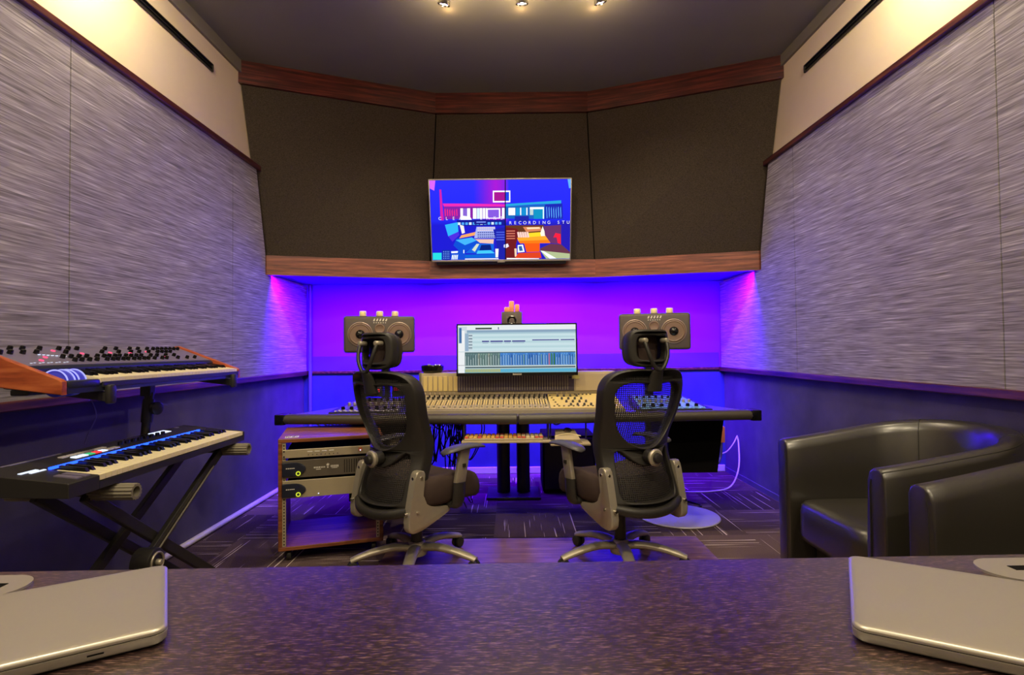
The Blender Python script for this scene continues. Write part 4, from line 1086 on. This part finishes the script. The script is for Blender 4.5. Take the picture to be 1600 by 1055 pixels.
def panel_pt(v, y): return Vector((PA[0]+(PB2[0]-PA[0])*v, y, PA[1]+(PB2[1]-PA[1])*v))
pmx = Matrix.Rotation(math.atan2(.0575, .152), 4, 'Y')
kn = []
for row, ys in ((.18, [.22, .25, .285, .32, .37, .40, .425, .455, .48, .515, .545, .575, .60, .64, .69, .72, .80, .87, .93]), (.38, [.205, .24, .275, .31, .36, .395, .42, .45, .475, .51, .54, .57, .60, .66, .70, .76, .82]),
               (.66, [.02, .055, .10, .15, .27, .44, .53, .60, .65, .71, .77, .80, .83, .86]), (.88, [.03, .09, .135, .20, .28, .32, .36, .50, .56, .64, .69, .75, .79, .82, .85, .88, .91, .94, .97])):
    for yy in ys: rep('synknob', 'knob', lambda: MB().lathe([(0, .0085), (.008, .0078), (.013, .0070), (.014, .005), (.014, 0)], (0, 0, 0), (0, 0, 1), 12).xf(pmx), M_blackgl, sy, panel_pt(row, SY0+.01+yy*(SY1-SY0-.03)))
for v, yy in ((.80, .235), (.62, .33), (.66, .48), (.62, .585), (.70, .705), (.30, .74), (.42, .135), (.25, .09)):
    rep('synled', 'red_light', lambda: MB().cyl((0, 0, 0), (0, 0, .003), .007, seg=12).xf(pmx), M_pinkled, sy, panel_pt(v, SY0+.02+yy*(SY1-SY0-.04)))
dl = MB()
for i in range(7):
    p = panel_pt(.58-.02*i, SY0+.16+.014*i); dl.box(p.x-.003, p.x+.003, p.y-.003, p.y+.003, p.z, p.z+.002)
for i in range(10):
    p = panel_pt(.12+.02*(i % 2), SY0+.05+.016*i); dl.box(p.x-.002, p.x+.002, p.y-.003, p.y+.003, p.z, p.z+.001)
dl.build('panel_prints', M_whiteled, sy, False, True)

# lower keyboard with the blue light guide
KX0, KX1, KY0, KY1 = -1.535, -1.25, 1.555, 2.572
kb = thing('midi_keyboard', 'black keyboard with a blue strip of light over its keys, on the lower tier', 'keyboard', (-1.39, 2.06, .70))
ZT = lambda x: .736+(KX1-x)*.105
bod = [(KX1, .694), (KX1, .728), (KX1-.004, .736), (-1.392, .736-.004), (-1.394, ZT(-1.394)), (KX0, ZT(KX0)), (KX0, .690)]
MB().prism([(KX1, .694), (KX1, .716), (-1.396, .722), (-1.398, ZT(-1.398)), (KX0, ZT(KX0)), (KX0, .700)], lambda a, b, q: (a, KY0+.118+(KY1-KY0-.130)*q, b)).build('case', M_black, kb, False, True)
end = [(KX1, .694), (KX1, .734), (KX1-.004, .737), (KX0+.004, ZT(KX0)+.001), (KX0, ZT(KX0)-.004), (KX0, .700)]
for y0, y1 in ((KY0, KY0+.1175), (KY1-.0115, KY1)):
    MB().prism(end, lambda a, b, q: (a, y0+(y1-y0)*q, b), .002).build('end_block', M_black, kb, False, True)
keybed(kb, KX1-.002, -1.392, KY0+.120, 36, (KY1-KY0-.133)/36, lambda x: .735+(KX1-x)*.09, M_ivory, M_blackgl)
MB().box(-1.409, -1.401, KY0+.12, KY1-.10, ZT(-1.40)-.001, ZT(-1.40)+.007).build('light_guide', M_blueled, kb, False, True)
def ktop(x, y, hx, hy, h, name, m):
    z = ZT(x); return MB().hexa([(x-hx, y-hy, ZT(x-hx)-.001), (x+hx, y-hy, ZT(x+hx)-.001), (x+hx, y+hy, ZT(x+hx)-.001), (x-hx, y+hy, ZT(x-hx)-.001), (x-hx, y-hy, ZT(x-hx)+h), (x+hx, y-hy, ZT(x+hx)+h), (x+hx, y+hy, ZT(x+hx)+h), (x-hx, y+hy, ZT(x-hx)+h)]).build(name, m, kb, False, True)
ktop(-1.425, KY0+.070, .005, .030, .003, 'touch_strip', M_whiteled)
ktop(-1.41, KY0+.085, .004, .026, .003, 'touch_strip', M_whiteled)
ktop(-1.30, KY0+.06, .035, .010, .004, 'wheel', M_synthface); ktop(-1.30, KY0+.09, .035, .010, .004, 'wheel', M_synthface)
ktop(-1.527, KY0+.20, .004, .11, .002, 'silver_edge', M_alu)
pad_cols = [M_whiteled, M_whiteled, M_greenled, M_red, M_whiteled, M_mark, M_mark]
for i, m in enumerate(pad_cols): ktop(-1.455, KY0+.285+i*.030, .010, .012, .003, 'button', m)
for i in range(6): ktop(-1.485, KY0+.27+i*.034, .008, .014, .003, 'button', M_mark)
for i in range(8): 
    p = Vector((-1.475, KY0+.52+i*.036, ZT(-1.475))); rep('kbknob', 'knob', lambda: MB().lathe([(0, .009), (.012, .008), (.013, .006), (.013, 0)], (0, 0, 0), (0, 0, 1), 14), M_blackgl, kb, p)
ktop(-1.505, KY0+.66, .018, .055, .002, 'display', M_blackgl); ktop(-1.505, KY0+.80, .018, .05, .002, 'display', M_whiteled)
ktop(-1.52, KY0+.94, .006, .010, .002, 'maker_mark', M_mark)

# two-tier X stand
sd = thing('keyboard_stand', 'black two-tier folding X stand carrying both keyboards by the left wall', 'keyboard stand', (-1.42, 2.05, 0))
Tn, Tf = (1.755, .664), (2.500, .664)
for (ty, tz), nm in ((Tn, 'near'), (Tf, 'far')):
    MB().cyl((-1.56, ty, tz), (-1.218, ty, tz), .015).build('cross_tube', M_black, sd, True, True)
    for x0, x1 in ((-1.335, -1.195), (-1.60, -1.50)):
        g = MB(); seg = 56; rings = []
        for x in (x0, x1):
            rings.append([g.bm.verts.new((x, ty+(.0265 if i % 4 < 2 else .0235)*math.cos(2*math.pi*i/seg), tz+(.0265 if i % 4 < 2 else .0235)*math.sin(2*math.pi*i/seg))) for i in range(seg)])
        for i in range(seg): g.bm.faces.new((rings[0][i], rings[0][(i+1) % seg], rings[1][(i+1) % seg], rings[1][i]))
        inner = [g.bm.verts.new((x1, ty+.0165*math.cos(2*math.pi*i/seg), tz+.0165*math.sin(2*math.pi*i/seg))) for i in range(seg)]
        deep = [g.bm.verts.new((x1-.02, ty+.0155*math.cos(2*math.pi*i/seg), tz+.0155*math.sin(2*math.pi*i/seg))) for i in range(seg)]
        for A, B in ((rings[1], inner), (inner, deep)):
            for i in range(seg): g.bm.faces.new((A[i], A[(i+1) % seg], B[(i+1) % seg], B[i]))
        g.bm.faces.new(deep); g.bm.faces.new(rings[0][::-1])
        g.build('foam_grip', M_foam, sd, False, True)
def bar(x, a, b, w, name='leg', m=None, d=.011):
    (y0, z0), (y1, z1) = a, b; v = Vector((0, y1-y0, z1-z0)); L = v.length
    mb = MB().box(-d, d, 0, L, -w, w, .004); mb.xf(frame_at((x, y0, z0), (1, 0, 0), v)); return mb.build(name, m or M_black, sd, False, True)
for x in (-1.315, -1.47):
    l1 = bar(x, (2.475, .660), (1.44, .03), .020)
    l2 = bar(x-.026, (1.73, .660), (2.60, .03), .020)
for y in (1.44, 2.60): MB().tube([(-1.58, y, .022), (-1.22, y, .022)], .020, 14).build('foot_bar', M_black, sd, True, True)
ey = []
for x, s in ((-1.296, 1),):
    lk = MB().cyl((x-.05, 1.985, .355), (x+.018, 1.985, .355), .050, .050, 32, .006).build('lock_disc', M_black, sd, True, True)
    MB().tube([(x+.02, 1.985+.034*math.cos(a), .355+.034*math.sin(a)) for a in [2*math.pi*i/24 for i in range(24)]], .004, 8, True).build('lock_rim', M_silver, lk, True, True)
    MB().cyl((x+.018, 1.985, .355), (x+.036, 1.985, .355), .012, .010, 16, .002).build('lock_knob', M_silver, lk, True, True)
bar(-1.299, (2.40, .612), (1.60, .126), .0022, 'leg_edge', M_silver, .002)
# upper tier: poles, clamps and arms that hold the synthesizer
for y in (2.43,):
    MB().cyl((-1.60, y-.04, .664), (-1.60, y, .93), .018).build('tier_pole', M_black, sd, True, True)
    MB().cyl((-1.60, y-.018, .80), (-1.60, y-.004, .90), .023).build('pole_sleeve', M_black, sd, True, True)
    MB().lathe([(0, .010), (.02, .010), (.02, .026), (.04, .028), (.044, .022), (.044, 0)], (-1.585, y-.012, .862), (1, -.3, 0), 20).build('clamp_knob', M_black, sd, True, True)
    MB().box(-1.575, -1.56, y-.03, y-.012, .850, .874, .003).build('clamp_plate', M_silver, sd, True, True)
    MB().box(-1.63, -1.57, y-.03, y+.03, .655, .675, .004).build('pole_bracket', M_black, sd, False, True)
for y in (1.835, 2.645):
    MB().hexa([(-1.68, y-.016, SB(-1.68)-.032), (-1.335, y-.016, SB(-1.335)-.032), (-1.335, y+.016, SB(-1.335)-.032), (-1.68, y+.016, SB(-1.68)-.032), (-1.68, y-.016, SB(-1.68)-.004), (-1.335, y-.016, SB(-1.335)-.004), (-1.335, y+.016, SB(-1.335)-.004), (-1.68, y+.016, SB(-1.68)-.004)]).build('tier_arm', M_black, sd, False, True)
    MB().box(-1.348, -1.326, y-.018, y+.018, .935, 1.0, .009).build('arm_stop', M_black, sd, True, True)
MB().box(-1.66, -1.60, 1.82, 2.66, .965, .985, .004).build('tier_rail', M_black, sd, False, True)
for y in (2.43,): MB().box(-1.63, -1.585, y-.02, y+.02, .915, .972, .004).build('pole_head', M_black, sd, False, True)
tag(MB().tube(spline([(-1.60, 2.05, 1.005), (-1.60, 2.08, .95), (-1.585, 2.10, .87), (-1.60, 2.08, .80), (-1.605, 2.07, .765)], 6, False), .0022, 6).build('hanging_cable', M_conduit), 'thin pale cable hanging from the synthesizer between the two keyboards', 'cable')

# ------------------------------------------------------------------ leather tub armchairs
def tub_chair(label):
    t = thing('tub_armchair', label, 'armchair', (0, 0, 0), 0, 'black leather tub armchairs by the right wall')
    # local frame: faces +y, arms at +-x
    w, th = .295, .085; path = []
    for y in (.335, .26, .18, .09, .0): path.append((w+.012*(y/.335), y, Vector((1, 0, 0))))
    for i in range(1, 24):
        a = math.pi*i/24; path.append((w*math.cos(a), -.02-.27*math.sin(a), Vector((math.cos(a), -math.sin(a), 0))))
    for y in (.0, .09, .18, .26, .335): path.append((-w-.012*(y/.335), y, Vector((-1, 0, 0))))
    n = len(path); mb = MB(); rings = []
    for k, (x, y, nv) in enumerate(path):
        back = max(0, min(1, (.335-y)/.60)); top = .692+.100*back**1.1
        prof = [(th/2, .07), (th/2, top-.03), (th/2-.010, top-.010), (th/2-.03, top), (-th/2+.026, top-.002), (-th/2+.008, top-.014), (-th/2-.004, top-.045), (-th/2-.008, .42), (-th/2, .07)]
        lean = .028*back
        rings.append([mb.bm.verts.new(Vector((x, y, 0))+nv*(o+lean*(z-.3))+Vector((0, 0, z))) for o, z in prof])
    k = len(rings[0])
    for A, B in zip(rings, rings[1:]):
        for i in range(k): mb.bm.faces.new((A[i], A[(i+1) % k], B[(i+1) % k], B[i]))
    e0 = mb.bm.faces.new(rings[0]); e1 = mb.bm.faces.new(rings[-1][::-1])
    bmesh.ops.bevel(mb.bm, geom=list(e0.edges)+list(e1.edges), offset=.008, segments=2, profile=.5, affect='EDGES')
    mb.build('shell', M_leather, t, True, False, 60)
    seams = MB()
    for i in (5+5, 5+17):
        x, y, nv = path[i]; back = max(0, min(1, (.335-y)/.60)); top = .692+.100*back**1.1; lean = .028*back
        seams.tube([Vector((x, y, 0))+nv*(o+lean*(z-.3))+Vector((0, 0, z)) for o, z in ((-th/2-.008, .44), (-th/2-.0055, top-.05), (-th/2+.008, top-.014), (-th/2+.026, top-.001), (th/2-.03, top+.001), (th/2-.009, top-.010))], .0018, 6)
    for s in (0, -1):
        ln = []
        for j in list(range(0, n)):
            x, y, nv = path[j]; back = max(0, min(1, (.335-y)/.60)); top = .692+.100*back**1.1; lean = .028*back
            ln.append(Vector((x, y, 0))+nv*(th/2-.012+lean*(top-.3))+Vector((0, 0, top-.0085)))
    seams.tube(ln, .0016, 6)
    for s in (1, -1):
        x = s*(w+.012)
        seams.tube([(x-s*(th/2-.012), .336, .10), (x-s*(th/2-.012), .336, .62), (x-s*(th/2-.018), .336, .652)], .0016, 6)
    seams.build('stitching', M_black, t)
    # seat cushion: rounded, follows the tub
    st = MB(); out = []
    for i in range(48):
        a = 2*math.pi*i/48; c, s = math.cos(a), math.sin(a)
        ex = 7 if s > 0 else 2.6
        q = (abs(c)**ex+abs(s)**ex)**(-1/ex); out.append((c*q*.250, .045+s*q*(.285 if s > 0 else .285)))
    rr = []
    for f, z in ((.9, .285), (.98, .292), (1.0, .315), (1.0, .400), (.985, .428), (.94, .445), (.8, .453), (.4, .458)):
        rr.append([st.bm.verts.new((x*f, .045+(y-.045)*f, z)) for x, y in out])
    for A, B in zip(rr, rr[1:]):
        for i in range(48): st.bm.faces.new((A[i], A[(i+1) % 48], B[(i+1) % 48], B[i]))
    st.bm.faces.new(rr[0][::-1]); st.bm.faces.new(rr[-1])
    st.build('seat_cushion', M_leather, t, True, False, 60)
    MB().box(-.252, .252, .20, .225, .07, .285, .006).build('front_rail', M_leather, t, False)
    for sx in (-.26, .26):
        for y in (.29, -.10): MB().cyl((sx, y, 0), (sx, y, .075), .018, .022, 14).build('foot', M_void, t)
    return t
ac = tub_chair('black leather tub armchair farther from the desk in front, its whole seat in view')
ac.location = (1.535, 2.155, 0); ac.rotation_euler = (0, 0, R(91))
ac2 = dup(ac); ac2.location = (1.555, 1.355, 0); ac2.rotation_euler = (0, 0, R(97))
ac2['label'] = 'black leather tub armchair nearest the camera at the right edge, cut by the frame'

# ------------------------------------------------------------------ desk in front with two laptops
tb = thing('wooden_table', 'dark wood-grain table across the foreground with the two closed laptops', 'table', (0, .50, 0), R(1))
MB().box(-1.15, 1.15, -.36, .388, .728, .76, .002).build('table_top', M_table, tb, False)
for x in (-1.08, 1.08): MB().box(x-.018, x+.018, -.32, .34, 0, .728, .002).build('leg_panel', M_table, tb, False)
MB().box(-1.06, 1.06, .20, .218, .40, .728).build('modesty_panel', M_table, tb, False)
for s in (-1, 1):
    ou = [(s*.815+(.065 if math.cos(a) > 0 else -.065)+.042*math.cos(a), .322+.042*math.sin(a)) for a in [2*math.pi*(i+.5)/40 for i in range(40)]]
    g = MB().prism(ou, lambda a, b, q: (a, b, .76+.0035*q), .001).build('cable_grommet', M_alu, tb)
    MB().box(s*.80-.045, s*.80+.06, .316, .332, .7635, .7642).build('slot', M_void, g, False)
def laptop(label, c, rz, w, d, side):
    t = thing('laptop', label, 'laptop', (c[0], c[1], .76), rz, 'closed aluminium laptops')
    def rr(w, d, r, n=8):
        p = []
        for cx, cy, a0 in ((w/2-r, d/2-r, 0), (-w/2+r, d/2-r, 90), (-w/2+r, -d/2+r, 180), (w/2-r, -d/2+r, 270)):
            for i in range(n+1): a = R(a0+90*i/n); p.append((cx+r*math.cos(a), cy+r*math.sin(a)))
        return p
    def slab(levels):
        mb = MB(); rs = []
        for z, ins in levels:
            rs.append([mb.bm.verts.new((x, y, z)) for x, y in rr(w-2*ins, d-2*ins, .016-min(ins, .01)*.5)])
        k = len(rs[0])
        for A, B in zip(rs, rs[1:]):
            for i in range(k): mb.bm.faces.new((A[i], A[(i+1) % k], B[(i+1) % k], B[i]))
        mb.bm.faces.new(rs[0][::-1]); mb.bm.faces.new(rs[-1]); return mb
    slab([(.0012, .010), (.0025, .003), (.005, .0006), (.0138, 0), (.0142, .0006)]).build('base', M_alu, t, True, False, 60)
    slab([(.0150, .0006), (.0155, 0), (.0178, .0002), (.0196, .0014), (.0208, .0045), (.0212, .010), (.0214, .02)]).build('lid', M_alu, t, True, False, 60)
    slab([(.0140, .0012), (.0152, .0012)]).build('lid_gap', M_void, t)
    for x in (-w*.4, w*.4):
        for y in (-d*.38, d*.38): MB().cyl((x, y, 0), (x, y, .002), .006, seg=12).build('foot', M_void, t)
    if side < 0: MB().box(w/2-.075, w/2-.060, -d/2-.0006, -d/2+.002, .0085, .0098).build('sleep_light', M_void, t, False)
    return t
laptop('closed silver laptop at the left end of the foreground table', (-.6045, .662), R(32), .325, .232, -1)
laptop('closed silver laptop at the right end of the foreground table', (.607, .655), R(-30.5), .364, .252, 1)

# ------------------------------------------------------------------ cables and small things on the floor
tag(MB().lathe([(0, .255), (.006, .260), (.011, .256), (.013, .24), (.014, 0)], (1.075, 3.62, 0), (0, 0, 1), 64).build('round_floor_disc', M_disc), 'pale round flat disc lying on the carpet behind the right office chair', 'floor disc')
random.seed(14)
tangle = MB()
for i in range(26):
    x0 = random.uniform(-.62, -.34); x1 = x0+random.uniform(-.12, .16); y = random.uniform(3.75, 4.0); dz = random.uniform(.08, .34)
    pts = [(x0, y, .672), (x0+random.uniform(-.03, .03), y-.02, .672-dz*.6), ((x0+x1)/2+random.uniform(-.05, .05), y+random.uniform(-.05, .05), .672-dz-.05), (x1+random.uniform(-.03, .03), y+.02, .672-dz*.5), (x1, y, .672)]
    tangle.tube(spline(pts, 6, False), random.choice((.003, .004, .0045)), 6)
for i in range(9):
    x0 = random.uniform(-.46, -.38); y = random.uniform(3.85, 3.98)
    tangle.tube(spline([(x0, y, .672), (x0+random.uniform(-.02, .02), y, .45), (x0+random.uniform(-.05, .05), y+.02, .2), (x0+random.uniform(-.12, .12), y+random.uniform(-.1, .1), .006)], 6, False), .0045, 6)
tag(tangle.build('cable_tangle', M_cable), 'tangle of black cables hanging under the desk behind the left office chair', 'cables', kind='stuff')
t2 = MB()
for i in range(12):
    x0 = random.uniform(-.22, .30); x1 = x0+random.uniform(.05, .2); y = random.uniform(3.70, 3.95); dz = random.uniform(.03, .08)
    t2.tube(spline([(x0, y, .672), ((x0*2+x1)/3, y, .672-dz), ((x0+x1*2)/3, y, .672-dz*.9), (x1, y, .672)], 6, False), .004, 6)
tag(t2.build('cable_tangle', M_cable), 'short black cables looping under the middle of the desk above the tray', 'cables', kind='stuff')
t3 = MB()
for i in range(5):
    x0 = random.uniform(.42, .60); y = random.uniform(3.75, 3.95)
    t3.tube(spline([(x0, y, .672), (x0+.02, y, .61), (x0+.08, y+.02, .585), (x0+.15, y, .62), (x0+.17, y, .672)], 6, False), .004, 6)
tag(t3.build('cable_tangle', M_cable), 'black cable loops under the desk above the computer tower', 'cables', kind='stuff')
t4 = MB()
for i in range(5):
    x0 = -1.36+.05*i; t4.tube(spline([(x0, 3.9, .672), (x0-.02, 3.88, .60), (x0+.06, 3.87, .575), (x0+.10, 3.9, .672)], 6, False), .005, 6)
tag(t4.build('cable_tangle', M_cable), 'black cables hanging under the left end of the desk above the gear rack', 'cables', kind='stuff')
tag(MB().tube(spline([(1.866, 4.60, .36), (1.86, 4.56, .30), (1.80, 4.42, .14), (1.68, 4.28, .03), (1.52, 4.22, .008), (1.30, 4.22, .006), (1.12, 4.30, .006)], 8, False), .006, 8).build('white_cable', M_whitecable), 'white cable running from the right wall down to the carpet by the desk', 'cable')
tag(MB().tube(spline([(1.866, 4.60, .366), (1.80, 4.52, .315), (1.70, 4.40, .275), (1.60, 4.30, .27)], 8, False), .005, 8).build('white_cable', M_whitecable), 'short white cable from the right wall to the black desk pedestal', 'cable')
pb = thing('power_block', 'small orange-brown block with a pale flex on the right side of the black desk pedestal', 'power adapter', (1.575, 4.18, .385))
MB().box(-.022, .022, -.02, .02, .0, .12, .004).build('body', M_redwood, pb)
MB().box(-.012, .012, -.012, .012, .12, .128, .002).build('cap', M_whitecable, pb)
MB().tube(spline([(0, 0, .0), (-.002, .0, -.06), (-.012, -.0, -.12), (-.06, -.04, -.15), (-.24, -.12, -.10)], 6, False), .010, 8).build('flex', M_conduit, pb)
t5 = MB()
for pts in ([(1.0, 4.1, .006), (1.12, 3.95, .006), (1.2, 4.0, .006), (1.30, 3.86, .006), (1.24, 3.78, .006)], [(.95, 4.25, .006), (1.1, 4.2, .006), (1.25, 4.28, .006), (1.4, 4.22, .006)]): t5.tube(spline(pts, 8, False), .006, 8)
tag(t5.build('floor_cable', M_cable), 'black cable curling on the carpet near the pale round disc', 'cable')

# ------------------------------------------------------------------ camera, world
cam = bpy.data.cameras.new('camera'); co = bpy.data.objects.new('camera', cam); COL.objects.link(co)
cam.sensor_width = 36; cam.lens = 860/1600*36; cam.clip_start = .02
co.matrix_world = Matrix.Translation((0, 0, 1.10)) @ Matrix.Rotation(R(91.3), 4, 'X') @ Matrix.Rotation(R(-.6), 4, 'Z')
sc_ = bpy.context.scene; sc_.camera = co
w = bpy.data.worlds.new('world'); sc_.world = w; w.use_nodes = True
w.node_tree.nodes['Background'].inputs[0].default_value = (.02, .02, .025, 1)
sc_.view_settings.view_transform = 'Standard'; sc_.view_settings.look = 'None'; sc_.view_settings.gamma = 1
sc_.view_settings.exposure = 0.0; sc_.view_settings.use_curve_mapping = False
